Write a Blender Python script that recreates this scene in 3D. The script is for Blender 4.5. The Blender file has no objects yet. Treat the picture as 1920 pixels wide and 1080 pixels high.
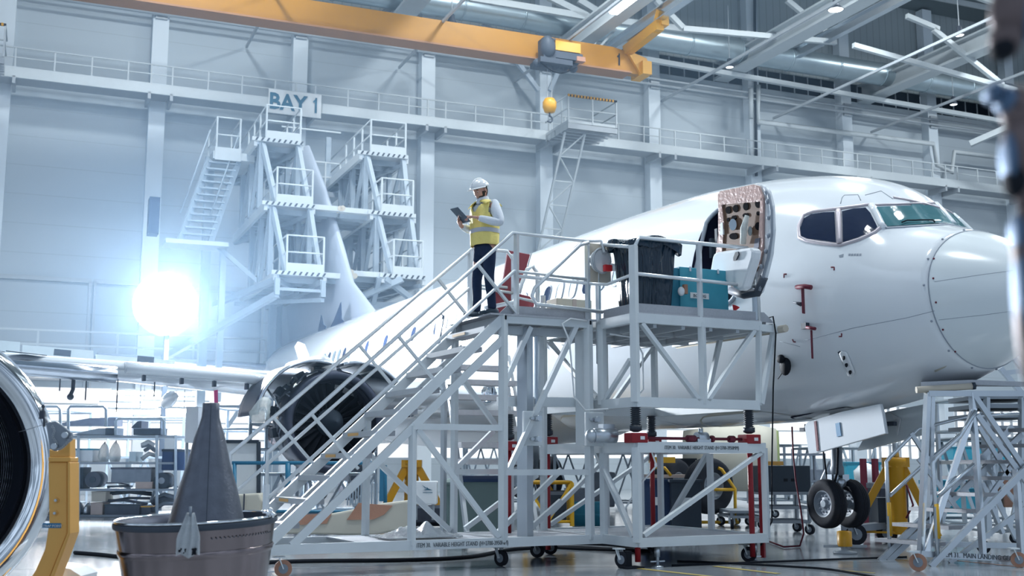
import bpy, bmesh, math, random
from mathutils import Vector as V, Matrix
from mathutils.bvhtree import BVHTree
random.seed(4)
C = bpy.context.scene.collection
PI = math.pi
# ---------------------------------------------------------------- camera model (1920x1080)
FP = 2170.0; EYE = V((0, 0, 1.22)); TILT = math.atan(330 / FP)
_F = V((0, math.cos(TILT), math.sin(TILT))); _R = V((1, 0, 0)); _U = V((0, -math.sin(TILT), math.cos(TILT)))
def ray(u, v): return _F + _R * ((u - 960) / FP) + _U * ((540 - v) / FP)
def onz(u, v, z):
    d = ray(u, v); return EYE + d * ((z - EYE.z) / d.z)
def ony(u, v, Y):
    d = ray(u, v); return EYE + d * (Y / d.y)
def onplane(u, v, P, n):
    d = ray(u, v); return EYE + d * ((V(P) - EYE).dot(n) / d.dot(n))
# ---------------------------------------------------------------- materials
MT = {}
def mat(name, col, rough=.5, metal=0., noise=.06, nscale=6., bump=0., emit=None, es=1., alpha=1., coat=0., trans=0., spec=.5, bscale=None):
    m = bpy.data.materials.new(name); m.use_nodes = True; nt = m.node_tree; N = nt.nodes; L = nt.links
    b = N['Principled BSDF']
    b.inputs['Roughness'].default_value = rough; b.inputs['Metallic'].default_value = metal
    b.inputs['Specular IOR Level'].default_value = spec
    b.inputs['Coat Weight'].default_value = coat; b.inputs['Coat Roughness'].default_value = .08
    b.inputs['Transmission Weight'].default_value = trans; b.inputs['Alpha'].default_value = alpha
    c = (*col, 1)
    tc = N.new('ShaderNodeTexCoord'); no = N.new('ShaderNodeTexNoise'); no.inputs['Scale'].default_value = nscale; no.inputs['Detail'].default_value = 4
    L.new(tc.outputs['Object'], no.inputs['Vector'])
    mx = N.new('ShaderNodeMix'); mx.data_type = 'RGBA'
    mx.inputs['A'].default_value = tuple(x * (1 - noise) for x in col) + (1,)
    mx.inputs['B'].default_value = tuple(min(1, x * (1 + noise)) for x in col) + (1,)
    L.new(no.outputs['Fac'], mx.inputs['Factor']); L.new(mx.outputs['Result'], b.inputs['Base Color'])
    if bump:
        bp = N.new('ShaderNodeBump'); bp.inputs['Strength'].default_value = bump; bp.inputs['Distance'].default_value = .02
        n2 = N.new('ShaderNodeTexNoise'); n2.inputs['Scale'].default_value = bscale or nscale * 4; L.new(tc.outputs['Object'], n2.inputs['Vector'])
        L.new(n2.outputs['Fac'], bp.inputs['Height']); L.new(bp.outputs['Normal'], b.inputs['Normal'])
    if emit:
        b.inputs['Emission Color'].default_value = (*emit, 1); b.inputs['Emission Strength'].default_value = es
    MT[name] = m; return m
mat('white_steel', (.66, .71, .74), .42)
mat('grey_steel', (.42, .46, .50), .45)
mat('dark_steel', (.06, .075, .10), .55, spec=.3)
mat('dock_steel', (.36, .43, .50), .45)
mat('alu', (.52, .57, .62), .32, .85, .05)
mat('bright_alu', (.68, .73, .78), .22, .9, .04)
mat('rail', (.74, .78, .81), .28, .55)
mat('tread', (.40, .41, .44), .55, .35, .15, 30)
mat('plate', (.44, .46, .50), .5, .4, .12, 40, .25)
mat('yellow', (.70, .34, .012), .38, 0, .06, 3)
mat('flange_paint', (.34, .17, .085), .5, spec=.3)
mat('crane_yellow', (.40, .175, .003), .5, 0, .08, 1.5)
mat('ochre', (.80, .42, .10), .45, 0, .07, 4)
mat('red', (.27, .018, .026), .4, spec=.3)
mat('bright_red', (.75, .04, .05), .4)
mat('maroon', (.14, .018, .036), .55, spec=.3)
mat('skin_white', (.80, .84, .88), .16, 0, .012, 1.2, coat=.5)
mat('radome_white', (.74, .80, .83), .2, 0, .012, 1.2, coat=.4)
mat('seam', (.30, .34, .40), .6)
mat('primer', (.52, .50, .43), .6, 0, .15, 1.5)
mat('primer_green', (.32, .38, .16), .6, 0, .1, 5)
mat('glass_dark', (.015, .025, .06), .06, 0, .1, spec=.8)
mat('glass_teal', (.07, .19, .22), .06, 0, .2, 3, spec=.8)
mat('win_frame', (.50, .46, .50), .4, .3, .15, 12)
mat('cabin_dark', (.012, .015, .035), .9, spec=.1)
mat('rubber', (.018, .021, .03), .8, 0, .2, 20, .1, spec=.25)
mat('hub_grey', (.24, .28, .33), .5)
mat('black_plastic', (.006, .026, .050), .22, 0, .3, 3, .9, bscale=2.4)
mat('hole_black', (.003, .004, .007), .9, spec=.05)
mat('black', (.010, .013, .02), .7, spec=.2)
mat('charcoal', (.035, .05, .07), .6, spec=.3)
mat('teal_box', (.045, .32, .43), .55, 0, .08, 8)
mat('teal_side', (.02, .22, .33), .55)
mat('teal_far', (.05, .42, .58), .5)
mat('cardboard', (.55, .50, .42), .8)
mat('kraft', (.42, .22, .15), .75, 0, .15, 5, .2)
mat('tan_panel', (.12, .062, .036), .65, 0, .35, 4)
mat('wrap_pink', (.46, .31, .28), .35, 0, .25, 5, .5)
mat('wall_paint', (.45, .52, .60), .6, 0, .03, .4)
mat('concrete_col', (.70, .77, .83), .6, 0, .03, .6)
mat('roof', (.16, .20, .22), .7)
mat('beam_white', (.56, .61, .64), .5)
mat('duct_pale', (.52, .60, .64), .4)
mat('duct', (.50, .60, .65), .34, .75, .08, 3)
mat('strip_glass', (.008, .016, .03), .3, spec=.2)
mat('bellows', (.02, .03, .045), .5)
mat('chrome', (.80, .83, .86), .09, 1., .03, 5)
mat('chrome_brushed', (.62, .66, .72), .22, 1., .12, 9)
mat('inlet_dark', (.05, .06, .09), .4, .6)
mat('titanium', (.27, .225, .23), .18, 1., .45, 1.6, .06)  # strong tone noise painted in for uneven reflections on the metal
mat('cone_metal', (.13, .145, .18), .38, .6, .25, 14, .12)
mat('blue_rail', (.02, .17, .30), .4)
mat('bin_green', (.13, .19, .19), .55, 0, .15, 4)
mat('navy', (.02, .045, .11), .6, spec=.3)
mat('hi_vis', (.97, .78, .24), .65, 0, .08, 12, .25)
mat('reflective', (.50, .52, .58), .4)
mat('shirt', (.74, .79, .86), .75, 0, .05, 10, .25)
mat('trouser', (.018, .034, .075), .85, 0, .2, 12, .25, spec=.2)
mat('human_skin', (.60, .34, .27), .5, 0, .08, 14)
mat('hair', (.02, .014, .012), .7, 0, .3, 60)
mat('helmet', (.82, .85, .88), .22, coat=.4)
mat('shoe', (.02, .045, .07), .5)
mat('tablet_grey', (.09, .13, .18), .3, .5)
mat('paper', (.75, .78, .80), .7)
mat('blue_label', (.01, .17, .35), .5)
mat('sign_teal', (.02, .13, .22), .5)
mat('sticker', (.70, .40, .12), .5)
mat('ink', (.09, .11, .13), .6)
mat('bubble', (.75, .80, .84), .12, 0, .1, 30, .6, alpha=.55)
mat('tube_light', (1, 1, 1), .5, emit=(1, .98, .95), es=14.)
mat('lamp_face', (1, 1, 1), .5, emit=(.90, .95, 1), es=40.)
mat('high_bay', (1, 1, 1), .5, emit=(.9, .95, 1), es=9.)
mat('wall_glow', (.9, .9, .9), .5, emit=(1, .95, .93), es=.62)  # emission stands in for the white wall lit by the tubes
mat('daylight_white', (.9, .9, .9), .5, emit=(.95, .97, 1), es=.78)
mat('cloth_bag', (.6, .66, .66), .3, 0, .2, 14, .5, alpha=.6)
mat('yellow_rail', (.75, .42, .02), .4)
mat('line_yellow', (.60, .48, .16), .4)
mat('line_dark', (.05, .06, .07), .6)
mat('junk_dark', (.05, .06, .085), .6, .2, .4, 6)
mat('junk_mid', (.18, .21, .26), .55, .2, .3, 6)
mat('junk_tan', (.50, .40, .36), .7, 0, .2, 6)
mat('blur_metal', (.16, .12, .12), .5, .4, .5, 9)
mat('blur_blue', (.10, .17, .28), .5, .5, .3, 7)
nt = MT['black_plastic'].node_tree; mp = nt.nodes.new('ShaderNodeMapping'); mp.inputs['Scale'].default_value = (3.2, 3.2, .55)
for n_ in nt.nodes:
    if n_.type == 'TEX_NOISE' and n_.outputs['Fac'].links and n_.outputs['Fac'].links[0].to_node.type == 'BUMP': nt.links.new(nt.nodes['Texture Coordinate'].outputs['Object'], mp.inputs[0]); nt.links.new(mp.outputs[0], n_.inputs['Vector']); n_.inputs['Distortion'].default_value = 1.2
    if n_.type == 'BUMP': n_.inputs['Distance'].default_value = .08
# ---------------------------------------------------------------- mesh builder
class MB:
    def __init__(s): s.v = []; s.f = []; s.sm = []
    def add(s, vs, fs, smooth=False):
        o = len(s.v); s.v += [V(x) for x in vs]; s.f += [tuple(i + o for i in f) for f in fs]; s.sm += [smooth] * len(fs); return s
    def box(s, c, d, R=None):
        c = V(c); x, y, z = d[0] / 2, d[1] / 2, d[2] / 2
        vs = [V((i, j, k)) for i in (-x, x) for j in (-y, y) for k in (-z, z)]
        if R is not None: vs = [R @ q for q in vs]
        return s.add([c + q for q in vs], [(0, 1, 3, 2), (4, 6, 7, 5), (0, 4, 5, 1), (2, 3, 7, 6), (0, 2, 6, 4), (1, 5, 7, 3)])
    def bar(s, p, q, w, h=None, up=(0, 0, 1)):
        p, q = V(p), V(q); h = h or w; d = (q - p); L = d.length
        if L < 1e-5: return s
        d.normalize(); up = V(up)
        if abs(d.dot(up)) > .98: up = V((.888, .46, 0))
        x = d.cross(up).normalized(); y = x.cross(d).normalized()
        vs = [a + x * (i * w / 2) + y * (j * h / 2) for a in (p, q) for i, j in ((-1, -1), (1, -1), (1, 1), (-1, 1))]
        return s.add(vs, [(0, 3, 2, 1), (4, 5, 6, 7), (0, 1, 5, 4), (1, 2, 6, 5), (2, 3, 7, 6), (3, 0, 4, 7)])
    def tube(s, p, q, r, n=8, r2=None):
        return s.path([p, q], [r, r if r2 is None else r2], n)
    def path(s, pts, r, n=8, closed=False):
        pts = [V(p) for p in pts]; m = len(pts); rs = r if isinstance(r, (list, tuple)) else [r] * m
        ref = None; rings = []
        for i, p in enumerate(pts):
            if closed: a, b = pts[i - 1], pts[(i + 1) % m]
            else: a, b = pts[max(0, i - 1)], pts[min(m - 1, i + 1)]
            d = (b - a).normalized()
            if ref is None: ref = V((0, 0, 1)) if abs(d.z) < .9 else V((1, 0, 0))
            x = d.cross(ref)
            if x.length < .05: x = d.cross(V((1, .3, 0)))
            x.normalize(); y = x.cross(d).normalized(); ref = y
            rings.append([p + (x * math.cos(2 * PI * k / n) + y * math.sin(2 * PI * k / n)) * rs[i] for k in range(n)])
        return s.loft(rings, closed_u=True, closed_v=closed, caps=not closed)
    def loft(s, rings, closed_u=True, closed_v=False, caps=True, smooth=True):
        n = len(rings[0]); m = len(rings); vs = [p for r in rings for p in r]; fs = []
        for i in range(m if closed_v else m - 1):
            for k in range(n if closed_u else n - 1):
                a, b = i * n + k, i * n + (k + 1) % n; c, d = ((i + 1) % m) * n + (k + 1) % n, ((i + 1) % m) * n + k
                fs.append((a, d, c, b))
        s.add(vs, fs, smooth)
        if caps and closed_u and not closed_v:
            s.add(rings[0], [tuple(range(n))]); s.add(rings[-1], [tuple(range(n))[::-1]])
        return s
    def lathe(s, prof, o=(0, 0, 0), ax=(0, 0, 1), n=32, caps=False):
        o = V(o); ax = V(ax).normalized(); t = V((0, 0, 1)) if abs(ax.z) < .9 else V((1, 0, 0)); x = ax.cross(t).normalized(); y = ax.cross(x)
        return s.loft([[o + ax * z + (x * math.cos(2 * PI * k / n) + y * math.sin(2 * PI * k / n)) * max(r, 1e-4) for k in range(n)] for r, z in prof], caps=caps)
    def prism(s, poly, off):
        n = len(poly); off = V(off); a = [V(p) for p in poly]; b = [p + off for p in a]
        s.add(a + b, [tuple(range(n))[::-1], tuple(range(n, 2 * n))] + [(i, (i + 1) % n, n + (i + 1) % n, n + i) for i in range(n)]); return s
    def sheet(s, fn, nu, nv, smooth=True):
        vs = [fn(i / nu, j / nv) for i in range(nu + 1) for j in range(nv + 1)]
        return s.add(vs, [(i * (nv + 1) + j, (i + 1) * (nv + 1) + j, (i + 1) * (nv + 1) + j + 1, i * (nv + 1) + j + 1) for i in range(nu) for j in range(nv)], smooth)
    def ball(s, c, r, n=12, m=8):
        c = V(c); r = V((r, r, r)) if not hasattr(r, '__len__') else V(r)
        return s.loft([[c + V((r.x * math.sin(PI * i / m) * math.cos(2 * PI * k / n), r.y * math.sin(PI * i / m) * math.sin(2 * PI * k / n), -r.z * math.cos(PI * i / m))) for k in range(n)] for i in range(m + 1)], caps=False)
    def me(s, me, M=None):
        M = M or Matrix(); s.add([M @ v.co for v in me.vertices], [tuple(p.vertices) for p in me.polygons], False); s.sm[-len(me.polygons):] = [p.use_smooth for p in me.polygons]; return s
    def build(s, name, m, parent=None, world=False, bevel=0, solid=0, sub=0, smooth=None):
        me = bpy.data.meshes.new(name); vs = s.v
        if world and parent is not None:
            Mi = world_of(parent).inverted(); vs = [Mi @ p for p in vs]
        me.from_pydata([tuple(p) for p in vs], [], s.f)
        me.polygons.foreach_set('use_smooth', s.sm if smooth is None else [smooth] * len(s.f)); me.materials.append(MT[m] if isinstance(m, str) else m); me.update()
        bm = bmesh.new(); bm.from_mesh(me); bmesh.ops.remove_doubles(bm, verts=bm.verts, dist=1e-5); bmesh.ops.recalc_face_normals(bm, faces=bm.faces); bm.to_mesh(me); bm.free()
        o = bpy.data.objects.new(name, me); C.objects.link(o)
        if parent is not None: o.parent = parent
        if solid: md = o.modifiers.new('s', 'SOLIDIFY'); md.thickness = solid; md.offset = 0
        if bevel: md = o.modifiers.new('b', 'BEVEL'); md.width = bevel; md.segments = 2; md.limit_method = 'ANGLE'
        if sub: md = o.modifiers.new('u', 'SUBSURF'); md.levels = md.render_levels = sub
        return o
def world_of(o):
    M = Matrix.Translation(o.location) @ Matrix.Rotation(o.rotation_euler.z, 4, 'Z')
    return world_of(o.parent) @ M if o.parent else M
def tag(o, label=None, cat=None, group=None, kind=None):
    if label: o['label'] = label
    if cat: o['category'] = cat
    if group: o['group'] = group
    if kind: o['kind'] = kind
    return o
def thing(name, label, cat, loc=(0, 0, 0), rz=0., group=None):
    o = bpy.data.objects.new(name, None); C.objects.link(o); o.empty_display_size = .2
    o.location = loc; o.rotation_euler = (0, 0, rz); return tag(o, label, cat, group)
def struct(name, mb, m, label=None): 
    o = mb.build(name, m); tag(o, label, None, None, 'structure'); return o
def copy_tree(root, loc=None, rz=None, label=None):
    r = root.copy(); C.objects.link(r)
    if loc is not None: r.location = loc
    if rz is not None: r.rotation_euler = (0, 0, rz)
    if label: r['label'] = label
    def rec(a, b):
        for ch in list(a.children):
            c = ch.copy(); C.objects.link(c); c.parent = b; rec(ch, c)
    rec(root, r); return r
def text_me(txt, size, ext=.002, align='CENTER', off=0.):
    cu = bpy.data.curves.new('t', 'FONT'); cu.body = txt; cu.size = size; cu.extrude = ext; cu.align_x = align; cu.resolution_u = 2; cu.offset = off
    o = bpy.data.objects.new('t', cu); C.objects.link(o); bpy.context.view_layer.update()
    me = bpy.data.meshes.new_from_object(o.evaluated_get(bpy.context.evaluated_depsgraph_get())); bpy.data.objects.remove(o); return me
def put_text(name, txt, size, m, P, xdir, parent, zdir=(0, 0, 1), align='CENTER', sx=1., off=0.):
    x = V(xdir).normalized(); z = V(zdir).normalized(); y = x.cross(z).normalized() * -1
    # text x -> x, text y -> z, text normal -> x cross z
    nrm = x.cross(z)
    M = Matrix.Translation(V(P)) @ Matrix(((x.x * sx, z.x, nrm.x, 0), (x.y * sx, z.y, nrm.y, 0), (x.z * sx, z.z, nrm.z, 0), (0, 0, 0, 1)))
    mb = MB(); mb.me(text_me(txt, size, align=align, off=off), M); return mb.build(name, m, parent, world=True)
def eval_mesh(me, mods):
    o = bpy.data.objects.new('tmp', me); C.objects.link(o); mods(o); bpy.context.view_layer.update()
    r = bpy.data.meshes.new_from_object(o.evaluated_get(bpy.context.evaluated_depsgraph_get())); bpy.data.objects.remove(o); return r
def skin_me(chains, sub=2):
    """chains: list of (verts[(x,y,z,r)], edges); each chain skinned as one island."""
    out = MB()
    for vs, es in chains:
        me = bpy.data.meshes.new('sk'); me.from_pydata([v[:3] for v in vs], es, [])
        def mods(o):
            o.modifiers.new('k', 'SKIN').use_smooth_shade = True
            d = o.data.skin_vertices[0].data
            for i, v in enumerate(vs):
                rr = v[3]; d[i].radius = rr if hasattr(rr, '__len__') else (rr, rr)
            d[0].use_root = True
            m = o.modifiers.new('u', 'SUBSURF'); m.levels = m.render_levels = sub
        r = eval_mesh_skin(me, mods); out.me(r)
    out.sm = [True] * len(out.f); return out
def eval_mesh_skin(me, mods):
    o = bpy.data.objects.new('tmp', me); C.objects.link(o)
    bm = bmesh.new(); bm.from_mesh(me); bm.verts.layers.skin.verify(); bm.to_mesh(me); bm.free()
    mods(o); bpy.context.view_layer.update()
    r = bpy.data.meshes.new_from_object(o.evaluated_get(bpy.context.evaluated_depsgraph_get())); bpy.data.objects.remove(o); return r

def figure_one(mb, P, x, h, n, d=.01):
    """a bold numeral 1 with flag and no foot; P = foot centre, x = reading direction, n = thickness direction"""
    x = V(x).normalized(); z = V((0, 0, 1)); L = [(.02, 0), (.20, 0), (.20, 1), (.07, 1), (.02, .86), (-.14, .78), (-.14, .66), (.02, .70)]
    return mb.prism([V(P) + x * a * h * .72 + z * b * h for a, b in L], V(n).normalized() * d)
# ================================================================ HALL
WD = V((.922, .386, 0)).normalized(); WN = V((-WD.y, WD.x, 0)); P0 = V((-4.09, 52.2, 0))
def W(s, d, z): return P0 + WD * s - WN * d + V((0, 0, z))
def WPX(u, v, d):
    p = onplane(u, v, P0 - WN * d, WN); q = p - P0; return q.dot(WD), p.z
RW = Matrix((( WD.x, -WN.x, 0), (WD.y, -WN.y, 0), (0, 0, 1)))
RWr = Matrix(((WD.x, WN.x, 0), (WD.y, WN.y, 0), (0, 0, 1)))
def wbox(mb, s0, s1, d0, d1, z0, z1):
    return mb.box(W((s0 + s1) / 2, (d0 + d1) / 2, (z0 + z1) / 2), (abs(s1 - s0), abs(d1 - d0), abs(z1 - z0)), RWr)
# floor
def floor_mat():
    m = mat('floor_epoxy', (.30, .33, .36), .12, 0, .05, .5); nt = m.node_tree; N = nt.nodes; L = nt.links; b = N['Principled BSDF']
    tc = N['Texture Coordinate']; no = N.new('ShaderNodeTexNoise'); no.inputs['Scale'].default_value = .9; no.inputs['Detail'].default_value = 6
    L.new(tc.outputs['Object'], no.inputs['Vector']); mr = N.new('ShaderNodeMapRange'); mr.inputs['To Min'].default_value = .06; mr.inputs['To Max'].default_value = .26
    L.new(no.outputs['Fac'], mr.inputs['Value']); L.new(mr.outputs['Result'], b.inputs['Roughness'])
    bp = N.new('ShaderNodeBump'); bp.inputs['Strength'].default_value = .12; bp.inputs['Distance'].default_value = .01
    n2 = N.new('ShaderNodeTexNoise'); n2.inputs['Scale'].default_value = 3.; L.new(tc.outputs['Object'], n2.inputs['Vector'])
    L.new(n2.outputs['Fac'], bp.inputs['Height']); L.new(bp.outputs['Normal'], b.inputs['Normal'])
floor_mat()
struct('floor', MB().box((5, 30, -.05), (140, 120, .1)), 'floor_epoxy')
# wall with faint panel joints
def wall_mat(name, col, hs, vs_, dark=.86):
    m = mat(name, col, .6, 0, .03, .3); nt = m.node_tree; N = nt.nodes; L = nt.links; b = N['Principled BSDF']; mix = N['Mix']
    sep = N.new('ShaderNodeSeparateXYZ'); L.new(N['Texture Coordinate'].outputs['Object'], sep.inputs[0])
    out = mix.outputs['Result']
    for ax, per, wd in (('Z', hs, .035), ('X', vs_, .06)):
        if not per: continue
        a = N.new('ShaderNodeMath'); a.operation = 'DIVIDE'; a.inputs[1].default_value = per; L.new(sep.outputs[ax], a.inputs[0])
        fr = N.new('ShaderNodeMath'); fr.operation = 'FRACT'; L.new(a.outputs[0], fr.inputs[0])
        lt = N.new('ShaderNodeMath'); lt.operation = 'LESS_THAN'; lt.inputs[1].default_value = wd / per; L.new(fr.outputs[0], lt.inputs[0])
        mx = N.new('ShaderNodeMix'); mx.data_type = 'RGBA'; mx.blend_type = 'MULTIPLY'; mx.inputs['B'].default_value = (dark, dark, dark, 1)
        L.new(lt.outputs[0], mx.inputs['Factor']); L.new(out, mx.inputs['A']); out = mx.outputs['Result']
    L.new(out, b.inputs['Base Color']); return m
wall_mat('wall_panels', (.44, .50, .55), 1.2, 0, .88)
wall_mat('wall_corrugated', (.36, .41, .43), 0, .45, .80)
def wall_seg(name, s0, s1, z0, z1, m, d0=0, d1=-.3):
    mb = MB(); mb.box(((s0 + s1) / 2, (d0 + d1) / 2 * -1, (z0 + z1) / 2), (s1 - s0, abs(d1 - d0), z1 - z0))
    o = mb.build(name, m); o.location = P0; o.rotation_euler.z = math.atan2(WD.y, WD.x); o['kind'] = 'structure'; return o
ZB = 4.25      # top of the glowing lower band
wall_seg('wall_back', -45, 75, ZB, 21.05, 'wall_panels')
wall_seg('wall_upper', -45, 75, 22.05, 27.2, 'wall_corrugated', -.05, -.3)
wall_seg('wall_plinth', -45, 75, 0, 1.5, 'wall_panels')
# strip windows high up, one per bay
k = 1
for i in range(-2, 9):
    s = 6 * i
    mb = MB(); wbox(mb, s + .33, s + 5.67, -.1, -.02, 21.05, 22.05)
    o = struct('window_%d' % k, mb, 'strip_glass'); mb = MB()
    for q in range(1, 6): wbox(mb, s + .33 + q * .89 - .03, s + .33 + q * .89 + .03, -.04, .03, 21.05, 22.05)
    f = mb.build('window_frame', 'grey_steel', o); k += 1
# daylight panels along the wall foot; left ones glow to imitate a lit wall
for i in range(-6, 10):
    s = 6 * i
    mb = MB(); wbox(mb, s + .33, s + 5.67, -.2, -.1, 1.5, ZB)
    o = struct('window_%d' % k, mb, 'wall_glow' if i < 0 else 'daylight_white'); mb = MB()  # panels left of the wall origin are glowing wall, not windows
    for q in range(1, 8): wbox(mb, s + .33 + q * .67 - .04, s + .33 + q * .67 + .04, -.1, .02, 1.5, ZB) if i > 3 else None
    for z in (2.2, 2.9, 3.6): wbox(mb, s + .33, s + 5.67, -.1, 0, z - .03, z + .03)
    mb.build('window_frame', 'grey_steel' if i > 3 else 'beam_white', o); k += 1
# columns
for i in range(-7, 12):
    s = 6 * i; mb = MB(); wbox(mb, s - .33, s + .33, 0, .55, 0, 27)
    struct('column', mb, 'concrete_col')
# hangar door leaves in the lower left of the wall
for i, (s0, s1) in enumerate(((-21.5, -14.2), (-14.1, -7.2))):
    mb = MB(); wbox(mb, s0, s1, 0, .12, ZB, 8.6); d = struct('door_%d' % (i + 1), mb, 'wall_panels')
    mb = MB(); wbox(mb, s0, s1, .12, .2, 8.5, 8.68); wbox(mb, s0, s0 + .1, .12, .2, ZB, 8.6); wbox(mb, s1 - .1, s1, .12, .2, ZB, 8.6); mb.build('door_frame', 'grey_steel', d)
mb = MB(); wbox(mb, -6.2, -4.6, 0, .1, ZB, 6.3); d = struct('door_3', mb, 'grey_steel'); mb = MB(); wbox(mb, -6.05, -4.75, .1, .14, ZB, 6.15); mb.build('door_panel', 'wall_paint', d)
# wall ladder
t = thing('wall_ladder', 'thin grey caged ladder climbing the back wall left of the tail', 'ladder', W(-4.1, .3, 0))
mb = MB()
for s in (-4.35, -3.9): mb.bar(W(s, .25, ZB), W(s, .25, 9.5), .06)
mb.build('stile', 'grey_steel', t, world=True); mb = MB()
z = ZB
while z < 9.4: mb.bar(W(-4.35, .25, z), W(-3.9, .25, z), .03); z += .3
mb.build('rung', 'grey_steel', t, world=True)
# roof deck and main beams
mb = MB(); mb.prism([W(-45, -.3, 27.1), W(75, -.3, 27.1), W(75, 60, 30.5), W(-45, 60, 30.5)], (0, 0, .3)); struct('roof', mb, 'roof')
mb = MB()
for d in range(2, 58, 3):
    z = 27.1 + d * .0567; mb.bar(W(-30, d, z - .15), W(60, d, z - .15), .12, .3)
struct('ceiling', mb, 'beam_white')
for s, z, w in ((-1.9, 20.9, 1.0), (6.3, 18.9, .5), (6.3, 20.3, .7), (16.3, 21.15, .85), (25.6, 21.1, .85), (35.2, 21.1, .85)):
    mb = MB(); mb.bar(W(s, 0 if z > 19 else .5, z), W(s, 40, z), w, .14); mb.bar(W(s, 0, z + .45), W(s, 40, z + .45), .12, .8)
    mb.bar(W(s, 0, z + .9), W(s, 40, z + .9), w * .8, .1)
    if z > 19: struct('roof_beam', mb, 'beam_white')
# trusses: chord members and braces in planes parallel to the wall
def truss(name, segs, d, m='beam_white', w=.22, h=.3):
    mb = MB()
    for (u0, v0, u1, v1) in segs:
        a, b = WPX(u0, v0, d), WPX(u1, v1, d); mb.bar(W(a[0], d, a[1]), W(b[0], d, b[1]), w, h)
    return struct(name, mb, m)
truss('roof_beam', [(880, -4, 1107, 33), (1107, 33, 1290, 56), (1085, 0, 1150, 40), (1000, -20, 1100, 30)], 4.0, w=.2, h=.3)
truss('roof_beam', [(1280, 54, 1567, 79), (1280, 52, 1230, 0), (1475, 0, 1560, 70)], 5.0, w=.2, h=.26)
truss('roof_beam', [(1600, 85, 1905, 170), (1750, 55, 1880, 160), (1700, 30, 1760, 55), (1790, -20, 1905, 20)], 8.0, w=.2, h=.24)
truss('roof_beam', [(1175, 105, 1905, 232)], 1.6, w=.22, h=.24)
truss('roof_beam', [(905, 45, 928, 60), (928, 60, 1010, 170), (1030, 170, 1062, 100)], 1.2, w=.2, h=.2, m='wall_paint')
# crane runway rails (perpendicular to the wall)
for s, z, nm, lab in ((7.35, 19.75, 'crane_runway', 'white runway beam that carries the orange yellow crane girder'), (19.2, 21.9, 'crane_runway', 'white double runway beam crossing above the cockpit roof')):
    t = thing(nm, lab, 'beam', W(s, 20, z)); mb = MB()
    mb.bar(W(s, 2, z), W(s, 44, z), .34, .05); mb.bar(W(s, 2, z + .25), W(s, 44, z + .25), .06, .45); mb.bar(W(s, 2, z + .5), W(s, 44, z + .5), .34, .05)
    mb.build('flange', 'bright_alu', t, world=True)
    for d in (3, 12, 21):
        mb = MB(); mb.bar(W(s, d, z + .5), W(s, d, z + 2.2), .18); mb.bar(W(s, d, z + .6), W(s + 1.2, d, z + 2), .1); mb.build('hanger', 'beam_white', t, world=True)
# thin rods / cable trays running out from the wall
for u, v, where in ((462, 88, 'left of the BAY 1 sign'), (748, 127, 'just left of the column beside the tail docks'), (965, 153, 'left of the hanging crane hook'), (1240, 190, 'right of the crane end plate'), (1450, 222, 'right of the column above the open aircraft door'), (1633, 248, 'above the aircraft windshield')):
    s, z = WPX(u, v, .2); o = MB().bar(W(s, .2, z), W(s, 34, z), .09, .12).build('sprinkler_pipe', 'grey_steel')
    tag(o, 'thin grey pipe leaving the wall ' + where, 'pipe', 'thin pipes crossing under the roof')
# duct
t = thing('ventilation_duct', 'large round silver duct running along the top of the back wall', 'duct', W(10, 2.2, 21.95)); mb = MB()
mb.path([W(s, 2.2, 21.95) for s in range(-20, 62, 3)], .6, 28); mb.build('duct_body', 'duct', t, world=True)
for s in range(-20, 61, 3): MB().path([W(s - .04, 2.2, 21.95), W(s + .04, 2.2, 21.95)], .63, 28).build('joint_ring', 'duct', t, world=True)
# paired conduits along the wall and the larger bent pipe
for z, r, lab in ((20.42, .06, 'upper thin conduit of the pair running along the wall above the walkway'), (20.12, .07, 'lower thin conduit of the pair running along the wall above the walkway')):
    o = MB().path([W(-22, .75, z), W(60, .75, z)], r, 8).build('conduit', 'grey_steel'); tag(o, lab, 'pipe')
t = thing('conduit_bracket', 'small dark brackets holding the paired conduits to a column', 'bracket', W(-12, .6, 20.1), group='conduit brackets on the columns')
MB().box((0, 0, .2), (.5, .1, .7)).build('plate', 'grey_steel', t)
for i in range(-1, 10): copy_tree(t, W(6 * i, .62, 20.1), math.atan2(WD.y, WD.x))
t.rotation_euler.z = math.atan2(WD.y, WD.x)
def wallpipe(pts, d, r, lab, m='beam_white'):
    q = []
    for u, v in pts:
        a = WPX(u, v, d); q.append(W(a[0], d, a[1]))
    o = MB().path(q, r, 10).build('heating_pipe', m); return tag(o, lab, 'pipe')
wallpipe([(1422, 160), (1421, 228), (1750, 270), (1757, 310), (1785, 323), (1789, 285), (1905, 300)], .9, .13, 'white pipe stepping down past the column and along the wall behind the cockpit')
wallpipe([(1408, 165), (1408, 222)], .9, .12, 'short vertical white pipe bracketed on the column above the open aircraft door')
wallpipe([(1415, 0), (1418, 330)], .7, .08, 'dark cable tray climbing the column above the open aircraft door', 'dark_steel')
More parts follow.
